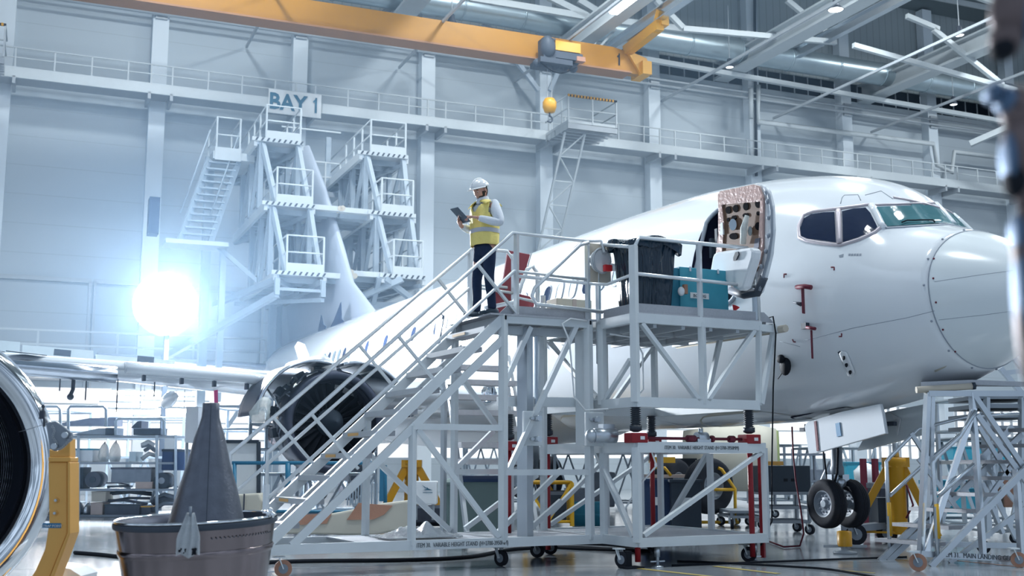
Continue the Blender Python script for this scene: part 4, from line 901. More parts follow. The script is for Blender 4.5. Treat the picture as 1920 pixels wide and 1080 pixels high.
B('mid_rail', 'rail', lambda mb: mb.path([(-1.24, F0, 3.52), (-.2, F0, 3.5), (.0, .62, 3.48), (0, 0, 3.52)], .022, 8))
B('gate_rail', 'rail', lambda mb: mb.path([(-.2, F0 - .03, 4.03), (-.33, F0 - .03, 3.98), (-.98, F0 - .03, 3.38), (-1.02, F0 - .03, 3.28), (-.96, F0 - .03, 3.18), (0, F0 - .03, 3.14)], .026, 8))
B('mid_rail', 'rail', lambda mb: mb.path([(-1.3, F1, 3.55), (-.65, F1, 3.5)], .022, 8))
B('knee_rail', 'rail', lambda mb: mb.path([(-1.3, F1 - .5, 3.2), (-.9, F1 - .5, 3.3), (-.7, F1 - .5, 3.75), (-.62, F1 - .5, 3.8), (-.55, F1 - .5, 3.7), (-.55, F1 - .5, 3.1)], .03, 8))
# --- platform unit, lower frame
def rect(nm, z, a0, a1, b0, b1, w=.07, h=.1, m='white_steel'):
    fb(nm, (a0, b0, z), (a1, b0, z), w, h, m); fb(nm, (a0, b1, z), (a1, b1, z), w, h, m); fb(nm, (a0, b0, z), (a0, b1, z), w, h, m); fb(nm, (a1, b0, z), (a1, b1, z), w, h, m)
rect('base_beam', zb, 0, AR, B0, B1, .07, .11); rect('middle_beam', zm, 0, AR, B0, B1, .07, .13); rect('cage_beam', zc, 0, 1.85, B0, B1, .07, .12); rect('deck_beam', zd, 0, AR, B0, B1, .07, .12)
B('base_deck', 'plate', lambda mb: mb.box((AR / 2, B1 / 2, zb + .03), (AR - .06, B1 - .06, .02)))
B('deck_plate', 'plate', lambda mb: mb.prism([(0, 0, zd + .06), (AR + .1, 0, zd + .06), (2.22, .25, zd + .06), (2.22, B1, zd + .06), (0, B1, zd + .06)], (0, 0, .02)))
for a, b in ((0, 0), (AR, 0), (0, F0), (0, B1), (AR, 1.15), (AR, B1), (1.0, B1), (.55, F0)): fb('post', (a, b, zb), (a, b, zm), .085 if b == 0 and a == 0 else .07)
for a, b in ((0, 0), (1.0, 0), (0, B1), (1.85, B1), (1.0, B1), (0, F0)): fb('cage_post', (a, b, zc), (a, b, zd), .085 if a == 0 else .075)
fb('cage_post', (1.86, 0, zc), (1.90, 0, zd), .06); fb('cage_post', (1.86, 1.2, zc), (1.90, 1.2, zd), .06)
for p, q, n in (((.08, 0, .38), (AR - .06, 0, 1.36), 1), ((AR, B1 - .2, .45), (AR, 1.2, 1.36), 1), ((.1, B1, .4), (1.8, B1, 1.36), 1), ((0, F0 + .15, 1.36), (0, .08, .36), 1), ((.05, B1, .5), (1.0, B1, 1.3), 1)): fb('diagonal_brace', p, q, .07, .05)
for b in (B0, B1): fb('diagonal_brace', (.1, b, zd - .06), (.93, b, zc + .04), .07, .05); fb('diagonal_brace', (1.82, b, zd - .06), (1.06, b, zc + .04), .07, .05)
fb('diagonal_brace', (0, 0.1, zd - .5), (0, F0 - .02, zc + .02), .05); fb('diagonal_brace', (0, .9, zc + .1), (0, B1 - .1, zd - .1), .05)
fb('outrigger_brace', (1.9, 0, zc + .02), (2.18, .05, zd - .05), .06); fb('outrigger_brace', (1.9, 1.2, zc + .02), (2.18, 1.2, zd - .05), .06)
fb('outrigger', (AR, 0, zd - .02), (2.24, .05, zd - .02), .06, .09); fb('outrigger', (2.2, .05, zd), (2.2, B1, zd), .06, .1)
B('rubber_bumper', 'cardboard', lambda mb: mb.path([(2.26, -.1, zd - .02), (2.26, B1, zd - .02)], .05, 8)); 
for k in range(4): fb('deck_joist', (.3 + k * .42, 0, zd - .06), (.3 + k * .42, B1, zd - .06), .05, .09, 'grey_steel')
fb('deck_joist', (0, .8, zd - .06), (AR, .8, zd - .06), .05, .09, 'grey_steel'); fb('deck_joist', (0, 1.6, zd - .06), (AR, 1.6, zd - .06), .05, .09, 'grey_steel')
B('toe_board', 'plate', lambda mb: mb.prism([(.0, .03, zd + .06), (2.18, .03, zd + .06), (2.02, .03, zd + .19), (.0, .03, zd + .19)], (0, .012, 0)))
B('toe_board', 'plate', lambda mb: mb.prism([(.03, 0, zd + .06), (.03, F0, zd + .06), (.03, F0, zd + .19), (.03, 0, zd + .19)], (.012, 0, 0)))
# rails of the platform
fb('corner_post', (0, 0, zd), (0, 0, 3.88), .085)
B('handrail', 'rail', lambda mb: mb.path([(.02, .0, 3.86), (.1, .02, 3.99), (1.76, .02, 4.0), (1.86, .02, 3.96), (1.91, .02, 3.85), (1.93, .02, 3.0)], .026, 8))
B('mid_rail', 'rail', lambda mb: mb.path([(0, 0, 3.53), (1.92, 0.02, 3.5)], .024, 8)); B('handrail', 'rail', lambda mb: mb.path([(.0, F0, 4.02), (0, .1, 3.88)], .024, 8))
fb('guard_post', (1.0, .02, zd), (1.0, .02, 4.0), .055, .055, 'rail'); fb('guard_post', (-.02, F0 + .04, zd - .5), (-.02, F0 + .04, 3.75), .05, .05, 'rail'); fb('guard_post', (AR - .02, .05, 3.0), (AR - .02, .05, 3.5), .07, .05, 'bright_alu')
# jack screws: bellows, red gearboxes, red screw tubes
def jack(a, b, z1=1.94, z0=.07, zg=1.48, cap=True):
    n = B('screw_tube', 'red', lambda mb: mb.tube((a, b, z0), (a, b, zg), .035, 12))
    g = B('gearbox', 'red', lambda mb: mb.box((a, b, zg + .05), (.22, .2, .12)), bevel=.012)
    B('gearbox_plate', 'paper', lambda mb: mb.box((a + .03, b - .102, zg + .05), (.06, .004, .04)), g)
    pr = []; z = zg + .2
    while z < z1: pr += [(.045, z), (.07, z + .012), (.045, z + .024)]; z += .026
    B('bellows', 'bellows', lambda mb: mb.lathe([(.03, zg + .12), (.075, zg + .14), (.075, zg + .2)] + pr, (a, b, 0), (0, 0, 1), 16)); 
jack(.035, .06); jack(1.74, .06, 1.9); jack(.035, B1 - .06); jack(1.74, B1 - .06, 1.9); jack(-.90, F1 - .35, 1.86, .3, 1.40)
fb('screw_tube', (1.95, .12, .05), (1.95, .12, 1.35), .05, .05, 'red')
B('drive_shaft', 'maroon', lambda mb: mb.tube((.15, .06, 1.53), (1.62, .06, 1.53), .018)); [B('shaft_coupling', 'maroon', lambda mb: mb.tube((p, .06, 1.53), (q, .06, 1.53), .043)) for p, q in ((.78, .9), (1.14, 1.18), (1.42, 1.5))]
B('gear_motor', 'alu', lambda mb: mb.tube((.95, .1, 1.54), (1.1, .1, 1.54), .075, 14).tube((1.02, .1, 1.54), (1.02, .1, 1.66), .03).box((1.02, .1, 1.5), (.2, .14, .06)))
B('drive_motor', 'alu', lambda mb: mb.tube((-.38, .35, 1.56), (-.1, .3, 1.56), .09, 16).box((-.2, .35, 1.66), (.16, .12, .08)).ball((-.4, .36, 1.56), .085))
# casters and levelling feet
def caster(a, b, par=st, r=.10, m='rubber', z=.22, nm='caster', w=.05, yaw=0., place=None):
    P = V((a, b, 0)); ax_ = V((math.sin(yaw), math.cos(yaw), 0)); fx_ = V((math.cos(yaw), -math.sin(yaw), 0))
    o = MB().tube(P + ax_ * -w / 2 + V((0, 0, r)), P + ax_ * w / 2 + V((0, 0, r)), r, 20).build(nm, m, par)
    h = MB(); h.tube(P - ax_ * (w / 2 + .004) + V((0, 0, r)), P + ax_ * (w / 2 + .004) + V((0, 0, r)), r * .55, 14); h.build('caster_hub', 'hub_grey', o)
    h = MB(); top = P + fx_ * -.05 + V((0, 0, z))
    for s in (-1, 1): q = ax_ * s * (w / 2 + .015); h.bar(P + q + V((0, 0, r)), top + q, .05, .012, up=fx_)
    h.box(top, (.11, .11, .015)); h.build('fork', 'white_steel', o); return o
def foot(a, b, par=st, z=.24):
    o = MB().path([(a, b, .02), (a, b, z)], .022, 8).build('levelling_foot', 'alu', par)
    MB().lathe([(0, 0), (.075, 0), (.07, .015), (.02, .03)], (a, b, 0), (0, 0, 1), 14).bar((a - .1, b, .07), (a + .1, b, .07), .015).tube((a, b, z - .12), (a, b, z), .035).build('foot_pad', 'alu', o)
for a, b, y in ((-4.05, F0 + .03, .2), (-4.05, F1, .5), (-1.3, F0 + .25, 1.2), (-.3, F1, .8), (-.12, .16, 1.2), (1.74, .14, 1.0), (1.7, B1 - .1, .6), (.1, B1, .2)): caster(a, b, yaw=y, m='kraft' if a < -4 and b < 1 else 'rubber', r=.095)
for a, b in ((-4.25, F0 + .02), (.30, .04), (1.8, .1)): foot(a, b)
B('ground_plate', 'black', lambda mb: mb.box((-.06, .06, .012), (.24, .2, .02)).box((-.08, .1, .1), (.07, .07, .2)))
# stencilled text
put_text('stencil', 'ITEM 30.  VARIABLE HEIGHT STAND (H=2700-3950MM)', .072, 'ink', SM @ V((-2.52, F0 - .035, zb - .025)), SM.to_3x3() @ V((1, 0, 0)), st, align='LEFT', sx=.68)
put_text('stencil', 'ITEM 30.  VARIABLE HEIGHT STAND (H=2700-3950MM)', .062, 'ink', SM @ V((.38, -.04, zm - .022)), SM.to_3x3() @ V((1, 0, 0)), st, align='LEFT', sx=.75)
# cables on the stand
B('hanging_cable', 'paper', lambda mb: mb.path([(-.26, F0 - .08, 3.0), (-.5, F0 - .08, 3.02), (-.62, F0 - .08, 2.95), (-.52, F0 - .08, 2.75), (-.48, F0 - .08, 2.3), (-.46, F0 - .08, 2.05), (-.3, F0 - .08, 1.88), (.0, F0 - .2, 1.9), (.22, F0 - .3, 1.95), (.42, F0 - .3, 2.15), (.42, F0 - .3, 2.6), (.3, F0 - .3, 2.8), (.0, F0 - .2, 2.84)], .012, 6))
B('hanging_cable', 'paper', lambda mb: mb.path([(.22, .02, 1.4), (.27, -.02, 1.2), (.1, .05, 1.0), (.03, .3, .7), (.2, .5, .45)], .012, 6))
B('hanging_cable', 'black', lambda mb: mb.path([(2.1, .1, 3.1), (2.14, .0, 3.12), (2.16, -.02, 2.9), (2.12, .02, 2.2), (2.08, .05, 1.2), (2.05, .05, .5), (1.9, .1, .2)], .010, 6))
# rear stair unit seen through the frame
rs = thing('rear_stair', 'grey metal stair behind the white stand, its treads showing through the frame', 'stairs', (1.49, 14.0, 0), SA)
def R_(nm, m, fn): return B(nm, m, fn, rs)
for k in range(7):
    z = 1.25 + k * .24; R_('stair_tread', 'tread', lambda mb: mb.box((.2 + k * .05 - .5, B1 + .9 + k * .2, z), (1.1, .26, .08)))
for a in (-.85, .25): R_('stringer', 'grey_steel', lambda mb: mb.bar((a, B1 + .6, .1), (a + .35, B1 + 2.3, 2.9), .05, .12)); 
for a in (-.85, .25): R_('leg', 'grey_steel', lambda mb: mb.bar((a + .35, B1 + 2.3, 0), (a + .35, B1 + 2.3, 2.9), .07))
# ================================================================ THINGS ON THE DECK
def SW(a, b, z): return SM @ V((a, b, z))
zf = zd + .08
# black plastic wrapped crate
t = thing('wrapped_crate', 'tall crate wrapped in glossy black plastic on the stand deck', 'crate', SW(.42, .40, zf), SA)
mb = MB(); n = 56; R = []
rnd = random.Random(3)
for i in range(15):
    h = i / 14; z = h * .98; row = []
    w0 = .25 + .08 * h; d0 = .23 + .05 * h
    if h > .86: w0 += .04; d0 += .03
    for k in range(n):
        a = 2 * PI * k / n; c, s = math.cos(a), math.sin(a); q = (abs(c) ** 14 + abs(s) ** 14) ** (-1 / 14)
        fold = 1 + .022 * math.sin(k * 1.3 + h * 2.2) + .012 * math.sin(k * 2.9 - h * 3) + .006 * rnd.uniform(-1, 1)
        row.append(V((w0 * c * q * fold, d0 * s * q * fold, z + (.04 * math.sin(3 * a) if h > .86 else 0))))
    R.append(row)
mb.loft(R, caps=True); mb.build('plastic_wrap', 'black_plastic', t, sub=1)
B('ruffled_rim', 'black_plastic', lambda mb: mb.loft([[p * 1.0 + V((0, 0, -.02)) for p in R[-1]], [V((p.x * 1.05, p.y * 1.06, p.z - .05 + .02 * math.sin(k * .9))) for k, p in enumerate(R[-1])], [V((p.x * 1.02, p.y * 1.03, p.z - .15 + .03 * math.cos(k * .7))) for k, p in enumerate(R[-1])]], caps=False), t)
# teal crates
t = thing('teal_crate', 'teal painted box with a white name label on the stand deck', 'crate', SW(1.24, .50, zf), SA)
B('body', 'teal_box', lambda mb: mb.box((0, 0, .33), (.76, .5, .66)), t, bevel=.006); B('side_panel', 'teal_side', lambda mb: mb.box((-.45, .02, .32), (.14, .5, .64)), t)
for x, z in ((-.22, .64), (.22, .64), (-.18, .02), (.22, .02)): B('latch', 'alu', lambda mb: mb.box((x, -.255, z), (.03, .012, .06)), t)
B('name_label', 'paper', lambda mb: mb.box((-.08, -.253, .30), (.29, .004, .075)), t); put_text('lettering', 'BOEING', .055, 'ink', SW(1.16, .50 - .257, zf + .28), SM.to_3x3() @ V((-1, 0, 0)) * -1, t)
t = thing('red_funnel', 'small bright red plastic funnel on the deck edge', 'funnel', SW(1.62, .22, zf), SA)
B('cone', 'bright_red', lambda mb: mb.lathe([(.012, -.0), (.014, .14), (.05, .2), (.052, .205), (.045, .2)], (0, 0, 0), (.35, -.2, 1), 14), t)
t = thing('hand_lamp', 'small white and brown hand lamp hung between the black crate and the teal box', 'lamp', SW(.80, .14, zf + .32), SA)
B('lamp_head', 'helmet', lambda mb: mb.ball((0, 0, 0), (.05, .04, .06)), t); B('grip', 'kraft', lambda mb: mb.box((.06, 0, .03), (.05, .05, .12)), t)
t = thing('cable_reel', 'grey board with a white cable reel and red plug on the corner post', 'reel', SW(-.0, .74, 3.58), SA)
B('board', 'cardboard', lambda mb: mb.box((0, .06, .2), (.32, .03, .5)), t); B('reel_disc', 'paper', lambda mb: mb.tube((-.02, -.02, .22), (-.02, .04, .22), .15, 24), t)
B('cable_coil', 'grey_steel', lambda mb: mb.path([(-.02 + .13 * math.cos(k * PI / 10), -.03, .22 + .16 * math.sin(k * PI / 10)) for k in range(20)], .014, 6, closed=True), t); B('red_plug', 'bright_red', lambda mb: mb.box((.04, -.07, .12), (.1, .06, .08)), t); B('plug_cap', 'helmet', lambda mb: mb.tube((.1, -.06, .14), (.18, -.06, .14), .05), t)
t = thing('red_brown_panel', 'tall red brown panel leaning behind the stair head', 'panel', SW(-.55, F1 + .12, zf), SA)
B('sheet', 'maroon' if 0 else mat('rust_red', (.27, .05, .07), .6), lambda mb: mb.prism([(-.42, 0, 0), (.22, 0, 0), (.30, 0, .42), (.05, 0, .46), (.22, 0, 1.02), (-.12, 0, 1.05), (-.2, 0, .6), (-.32, 0, .5)], (0, .05, 0)), t, bevel=.01)
B('edge_strip', 'grey_steel', lambda mb: mb.bar((.24, -.005, .0), (.31, -.005, .43), .012).bar((.06, -.005, .46), (.23, -.005, 1.03), .012), t)
t = thing('cardboard_box', 'long low tan cardboard box on the deck behind the gate', 'box', SW(.15, F1 - .1, zf), SA)
B('body', 'cardboard', lambda mb: mb.box((0, 0, .19), (.55, .3, .38)), t, bevel=.01); B('tape', 'junk_tan', lambda mb: mb.box((0, -.153, .19), (.06, .004, .38)), t)
# ================================================================ MAN
# local axes: x forward (facing), y his left, z up
MH = SW(-1.52, 1.05, 0); fd = V((-.80, -.60, 0)).normalized()
man = thing('person', 'person in white hard hat and yellow vest reading a tablet on the stair head', 'person', (MH.x, MH.y, zd + .055), math.atan2(fd.y, fd.x))
hd = V((.07, 0, 1.575))
Lh = [(0, 0, .93, .10), (0, 0, 1.05, .10), (.0, 0, 1.2, .105), (.0, 0, 1.34, .11), (.01, 0, 1.42, (.09, .08)), (.035, 0, 1.49, .06), (.06, 0, 1.54, .062)]
def limbs(scale=1., upto=None): pass
shL, shR = (.0, .185, 1.385), (.0, -.185, 1.385)
elL, elR = (-.03, .30, 1.13), (.02, -.27, 1.12)
wrL, wrR = (.23, .13, 1.20), (.27, -.14, 1.13)
V_ = [(*p[:3], p[3]) for p in Lh]; E_ = [(i, i + 1) for i in range(6)]
def add(chain, root):
    i0 = len(V_); prev = root
    for c in chain: V_.append(c); E_.append((prev, len(V_) - 1)); prev = len(V_) - 1
add([(*shL, .048), (*elL, .04), (*wrL, .028)], 3); add([(*shR, .048), (*elR, .04), (*wrR, .028)], 3)
add([(0, .10, .84, .09), (.02, .115, .47, .058), (-.01, .13, .09, .04)], 0); add([(0, -.10, .84, .09), (.04, -.12, .47, .058), (.02, -.15, .09, .04)], 0)
body = skin_me([(V_, E_)], 2)
def vcap(mb, fn): 
    mb.v = [fn(p) for p in mb.v]; return mb
def head_mb():
    mb = MB(); n, m = 28, 22; R = []
    for i in range(m + 1):
        ph = PI * i / m; z = -math.cos(ph); row = []
        for k in range(n):
            a = 2 * PI * k / n; c, s = math.cos(a), math.sin(a); r = math.sin(ph)
            x = .098 * r * c; y = .076 * r * s; zz_ = .122 * z
            if z < -.1: x *= 1 - .12 * (-z - .1); y *= 1 - .34 * (-z - .1)
            if c > 0:
                fy = math.exp(-(y / .012) ** 2); x += .024 * fy * math.exp(-((z + .12) / .13) ** 2)           # nose
                x += .007 * math.exp(-(y / .022) ** 2) * (math.exp(-((z + .40) / .05) ** 2) + math.exp(-((z + .50) / .05) ** 2))   # lips
                x += .008 * math.exp(-(y / .025) ** 2) * math.exp(-((z + .75) / .13) ** 2)                      # chin
                x -= .010 * math.exp(-((abs(y) - .03) / .014) ** 2) * math.exp(-((z - .06) / .09) ** 2)         # eye sockets
                x += .006 * math.exp(-((abs(y) - .03) / .025) ** 2) * math.exp(-((z - .24) / .06) ** 2)         # brow
            row.append(V((x, y, zz_)))
        R.append(row)
    mb.loft(R, caps=False)
    for sg in (1, -1):   # ears
        mb.loft([[V((-.012 + (.02 * q) * math.cos(a), sg * (.074 + d_), .0 + .034 * q * math.sin(a))) for a in [2 * PI * k / 12 for k in range(12)]] for q, d_ in ((.7, -.01), (1, .008), (.75, .014), (.3, .008))])
    return mb
HR = Matrix.Translation(hd) @ Matrix.Rotation(.12, 4, 'Z') @ Matrix.Rotation(.42, 4, 'Y')
hm = head_mb(); body.add([HR @ p for p in hm.v], hm.f, True)
def hand(wr, fwd, palm, thumb, curl, sc=1.0):
    """wr wrist point; fwd finger direction; palm = palm normal; thumb = direction toward the thumb side"""
    wr, f, n_, t_ = V(wr), V(fwd).normalized(), V(palm).normalized(), V(thumb).normalized()
    P = lambda x, y, z: tuple(wr + f * x * sc + t_ * y * sc + n_ * z * sc)
    ch = [([(*P(-.02, 0, 0), .026), (*P(.02, 0, 0), (.030, .018)), (*P(.055, 0, .0), (.040, .016)), (*P(.085, 0, .004), (.038, .014))], [(0, 1), (1, 2), (2, 3)])]
    for j, (yy, L, cu) in enumerate(zip((.028, .010, -.009, -.027), (.075, .083, .077, .062), curl)):
        pts = [(*P(.075, yy, 0), .0095)]; x, z, a = .088, 0, 0
        for s_, q in enumerate((.42, .32, .26)):
            a += cu * (1.0, 1.1, .8)[s_]; x += L * q * math.cos(a); z += L * q * math.sin(a); pts.append((*P(x, yy, z), .0088 - .0012 * s_))
        ch.append((pts, [(0, 1), (1, 2), (2, 3)]))
    ch.append(([(*P(.025, .022, .004), .012), (*P(.05, .05, .014), .0105), (*P(.078, .058, .024), .0095), (*P(.1, .05, .032), .0085)], [(0, 1), (1, 2), (2, 3)]))
    return skin_me(ch, 1)
# right hand holds the tablet from below, left hand taps it
tc = V((.36, -.02, 1.235))           # tablet centre
tn = V((-.62, .06, .78)).normalized()  # screen normal, toward his face
tx = V((0, 1, 0)); tx = (tx - tn * tx.dot(tn)).normalized(); ty = tn.cross(tx).normalized()
hR = hand(wrR, (.55, .35, .62), (.2, .85, .35), (-.6, -.1, .7), (.35, .42, .45, .5))
hL = hand(wrL, (.62, -.72, .16), (.1, -.2, -.95), (-.5, -.6, .3), (.12, .55, .7, .8))
body.v += []; o0 = body
for h in (hR, hL): body.add(h.v, h.f, True)
bo = body.build('body', 'human_skin', man)
# clothing
sv = [(0, 0, .90, (.150, .118)), (0, 0, 1.05, (.158, .122)), (0, 0, 1.2, (.170, .125)), (0, 0, 1.34, (.178, .122)), (.008, 0, 1.415, (.10, .095)), (.02, 0, 1.455, .075)]
se = [(i, i + 1) for i in range(5)]
def addc(vs, es, chain, root):
    prev = root
    for c in chain: vs.append(c); es.append((prev, len(vs) - 1)); prev = len(vs) - 1
for s_, e_, w_ in ((shL, elL, wrL), (shR, elR, wrR)):
    m_ = V(e_).lerp(V(w_), .5); u_ = V(s_).lerp(V(e_), .5); q_ = V(e_).lerp(V(w_), .93)
    addc(sv, se, [(*s_, .082), (*u_, .074), (*e_, .064), (*m_, .054), (*q_, .040)], 3)
skin_me([(sv, se)], 2).build('shirt', 'shirt', man)
MB().loft([[V((.028 + x_ + .072 * k_ * math.cos(a) + (.02 if math.cos(a) < 0 else 0) * 0, .068 * k_ * math.sin(a), 1.445 + z_ + .02 * -math.cos(a))) for a in [2 * PI * k / 20 for k in range(20)]] for k_, z_, x_ in ((1.15, -.02, 0), (1.0, .035, .008), (1.02, .06, .012), (1.12, .035, .01), (1.25, -.01, 0))], caps=False).build('collar', 'shirt', man)
tv = [(0, 0, .95, (.150, .115)), (0, 0, .86, (.155, .12))]; te = [(0, 1)]
for sg, (kx, ax_) in ((1, (.02, -.01)), (-1, (.04, .02))):
    addc(tv, te, [(0, sg * .098, .80, .098), (.012, sg * .11, .62, .080), (kx, sg * .12, .47, .068), (kx - .02, sg * .13, .28, .062), (ax_, sg * .145, .10, .056), (ax_, sg * .148, .065, .054)], 1)
skin_me([(tv, te)], 2).build('trousers', 'trouser', man)
for sg, ax_ in ((1, -.01), (-1, .02)):
    mb = MB(); c = V((ax_, sg * .148, 0)); R = []
    for x, w_, h_ in ((-.09, .02, .05), (-.075, .034, .085), (-.02, .04, .10), (.04, .04, .085), (.09, .047, .055), (.15, .045, .045), (.185, .03, .035), (.195, .012, .02)):
        R.append([c + V((x, w_ * math.cos(a), max(.0, h_ / 2 + h_ / 2 * math.sin(a)))) for a in [2 * PI * k / 14 for k in range(14)]])
    mb.loft(R).build('shoe', 'shoe', man)
# vest: open-sided tabard shell over the torso
def vest_pt(h, a, k=0.):
    z = .88 + h * .575
    rx = .150 + .010 * math.sin(h * PI) - (.05 * max(0, h - .8) / .2); ry = .185 + .02 * h - .02 * math.sin(h * PI) + (.0 if h < .85 else -.03 * (h - .85) / .15)
    c, s = math.cos(a), math.sin(a); q = (abs(c) ** 2.6 + abs(s) ** 2.6) ** (-1 / 2.6)
    return V(((rx + k) * c * q + .004, (ry + k) * s * q, z))
mb = MB(); nu, nv = 26, 48; idx = {}
for i in range(nu + 1):
    for j in range(nv):
        h, a = i / nu, 2 * PI * j / nv; p = vest_pt(h, a)
        yy = abs(p.y)
        if h > .86: f = (h - .86) / .14; p.z = .88 + .575 * (.86 + .14 * f) - .35 * max(0, yy - .09) * f + .0
        p.x += .006 * math.sin(9 * a + 4 * h) ; p.y += .004 * math.sin(7 * a - 6 * h)
        idx[i, j] = len(mb.v); mb.v.append(p)
for i in range(nu):
    for j in range(nv):
        h, a = (i + .5) / nu, 2 * PI * (j + .5) / nv; a = (a + PI) % (2 * PI) - PI; aa = abs(a)
        arm = h > .60 and abs(aa - PI / 2) < .42 * min(1, (h - .60) / .12)      # arm holes
        vneck = h > .72 and aa < .9 * (h - .72) / .28 * 1.0                      # v neck in front
        bneck = h > .95 and aa > 2.5
        if arm or vneck or bneck: continue
        mb.f.append((idx[i, j], idx[i, (j + 1) % nv], idx[i + 1, (j + 1) % nv], idx[i + 1, j])); mb.sm.append(True)
# shoulder straps
for sg in (1, -1):
    o_ = len(mb.v); S_ = []
    for i in range(7):
        t_ = i / 6; x = .125 * math.cos(PI * t_); z = 1.425 + .045 * math.sin(PI * t_)
        for y in (.058, .10, .15, .19): mb.v.append(V((x, sg * y, z - .30 * max(0, y - .06) - (.015 if y > .17 else 0))))
    for i in range(6):
        for j in range(3): k0 = o_ + i * 4 + j; mb.f.append((k0, k0 + 1, k0 + 5, k0 + 4)); mb.sm.append(True)
vest = mb.build('safety_vest', 'hi_vis', man, solid=.008)
MB().loft([[vest_pt(h, 2 * PI * j / 48, .010) for j in range(48)] for h in (.27, .365)], caps=False).build('reflective_band', 'reflective', vest)
# helmet
mb = MB(); R = []
for i in range(11):
    ph = (PI / 2) * i / 10; R.append([V((.132 * math.cos(ph) * math.cos(a), .108 * math.cos(ph) * math.sin(a), .105 * math.sin(ph))) for a in [2 * PI * k / 28 for k in range(28)]])
mb.loft(R, caps=False)
HM = HR @ Matrix.Translation((-.006, 0, .048)) @ Matrix.Rotation(-.12, 4, 'Y')
mb.v = [HM @ p for p in mb.v]; he = mb.build('hard_hat', 'helmet', man, solid=.006)
mb = MB(); mb.loft([[V((.132 * math.cos(a) * 1.0, .108 * math.sin(a), .004)) for a in [PI * (k / 14 - .5) for k in range(15)]], [V((.132 * math.cos(a) + .06 * max(0, math.cos(a)) ** .7, .112 * math.sin(a), -.012)) for a in [PI * (k / 14 - .5) for k in range(15)]]], closed_u=False); mb.v = [HM @ p for p in mb.v]; mb.build('brim', 'helmet', he, solid=.006)
mb = MB(); mb.path([HM @ V((.128 * math.cos(a), 0, .012 + .105 * math.sin(a))) for a in [PI * (.1 + .8 * k / 10) for k in range(11)]], .010, 6); mb.build('crest', 'helmet', he)
# hair, beard, eyes
mb = MB(); n = 24; R = []
for i in range(8):
    ph = .25 - 1.15 * i / 7; R.append([HR @ V(((.103 * math.cos(ph)) * math.cos(a), .083 * math.cos(ph) * math.sin(a), .02 + .125 * math.sin(ph * .9))) for a in [PI * (.62 + .76 * k / n) for k in range(n + 1)]])
mb.loft(R, closed_u=False); mb.build('hair', 'hair', man, solid=.006)
mb = MB()
hv = head_mb()
for f in hv.f:
    c = sum((hv.v[i] for i in f), V()) / len(f); zz_ = c.z / .122
    if c.x > -.005 and ((zz_ < -.42 and zz_ > -.98 and not (abs(c.y) < .02 and -.54 < zz_ < -.36)) or (zz_ < -.05 and abs(c.y) > .052 and c.x < .035)):
        P = [HR @ (hv.v[i] * 1.035) for i in f]; mb.add(P, [tuple(range(len(P)))], True)
mb.build('beard', 'hair', man)
mb = MB()
for sg in (1, -1): mb.path([HR @ V((.083, sg * .018, .034)), HR @ V((.085, sg * .030, .038)), HR @ V((.076, sg * .046, .032))], .005, 6)
mb.build('eyebrows', 'hair', man)
for sg in (1, -1): MB().ball(HR @ V((.076, sg * .030, .010)), (.010, .012, .009), 10, 8).build('eye', 'paper', man); MB().ball(HR @ V((.083, sg * .030, .007)), (.005, .006, .006), 8, 6).build('iris', 'hair', man)
# tablet (held, its own thing)
mw = world_of(man); tp = thing('tablet', 'dark grey tablet held in both hands by the man', 'tablet', mw @ tc, man.rotation_euler.z)
Rt = Matrix((tx, ty, tn)).transposed()
MB().box((0, 0, 0), (.178, .25, .010), Rt).build('back_shell', 'tablet_grey', tp, bevel=.004)
MB().box(tn * .006, (.165, .235, .002), Rt).build('screen', 'glass_teal', tp)
MB().box(-tn * .0065, (.04, .04, .002), Rt).build('rear_emblem', 'hub_grey', tp)
# ================================================================ FOREGROUND ENGINE PARTS
def fwdir(v, o=(0, 0)): return V((v[0], v[1], 0)).normalized()
ic = ony(-196, 884, 7.5)
t = thing('engine_inlet', 'large round engine inlet with a polished metal lip at the left edge', 'engine inlet', (ic.x, ic.y, 0), 0)
axi = V((.56, -.87, 0)).normalized(); c0 = V((0, 0, ic.z))
def lt(prof, nm, m, n=96, par=None): return MB().lathe(prof, c0, axi, n).build(nm, m, par or t)
lip = [(.775, -.10), (.768, .0)] + [(.87 + .105 * math.cos(a), .02 + .13 * math.sin(a)) for a in [PI - PI * k / 14 for k in range(15)]] + [(.995, -.05), (1.005, -.12)]
lt(lip, 'lip_ring', 'chrome'); lt([(1.005, -.12), (1.03, -.45), (1.04, -.9)], 'outer_cowl', 'skin_white')
lt([(.775, -.10), (.75, -.3), (.76, -.7), (.78, -1.0)], 'inner_liner', 'inlet_dark'); lt([(0, -.98), (.78, -1.0)], 'back_cover', 'black')
lt([(1.006, -.115), (1.010, -.12), (1.006, -.125)], 'lip_seam', 'seam'); 
for k in range(6): lt([(.752 + .002 * k, -.3 - k * .1), (.745 + .002 * k, -.305 - k * .1), (.752 + .002 * k, -.31 - k * .1)], 'liner_joint', 'chrome_brushed', 64)
for a in (.35, -1.2): 
    x_ = axi.cross(V((0, 0, 1))); d_ = x_ * math.cos(a) * -1 + V((0, 0, 1)) * math.sin(a)
    mb = MB(); mb.path([c0 + d_ * (.87 + .105 * math.cos(b)) + axi * (.022 + .131 * math.sin(b)) for b in [PI - PI * k / 12 for k in range(13)]], .0022, 4); mb.build('lip_joint', 'seam', t)
mb = MB(); mb.bar((-.9, .4, .1), (.9, .4, .1), .12); mb.bar((-.9, .8, .1), (.9, .8, .1), .12); mb.bar((-.7, .3, .1), (-.7, .9, .1), .1); mb.build('cradle', 'ochre', t)
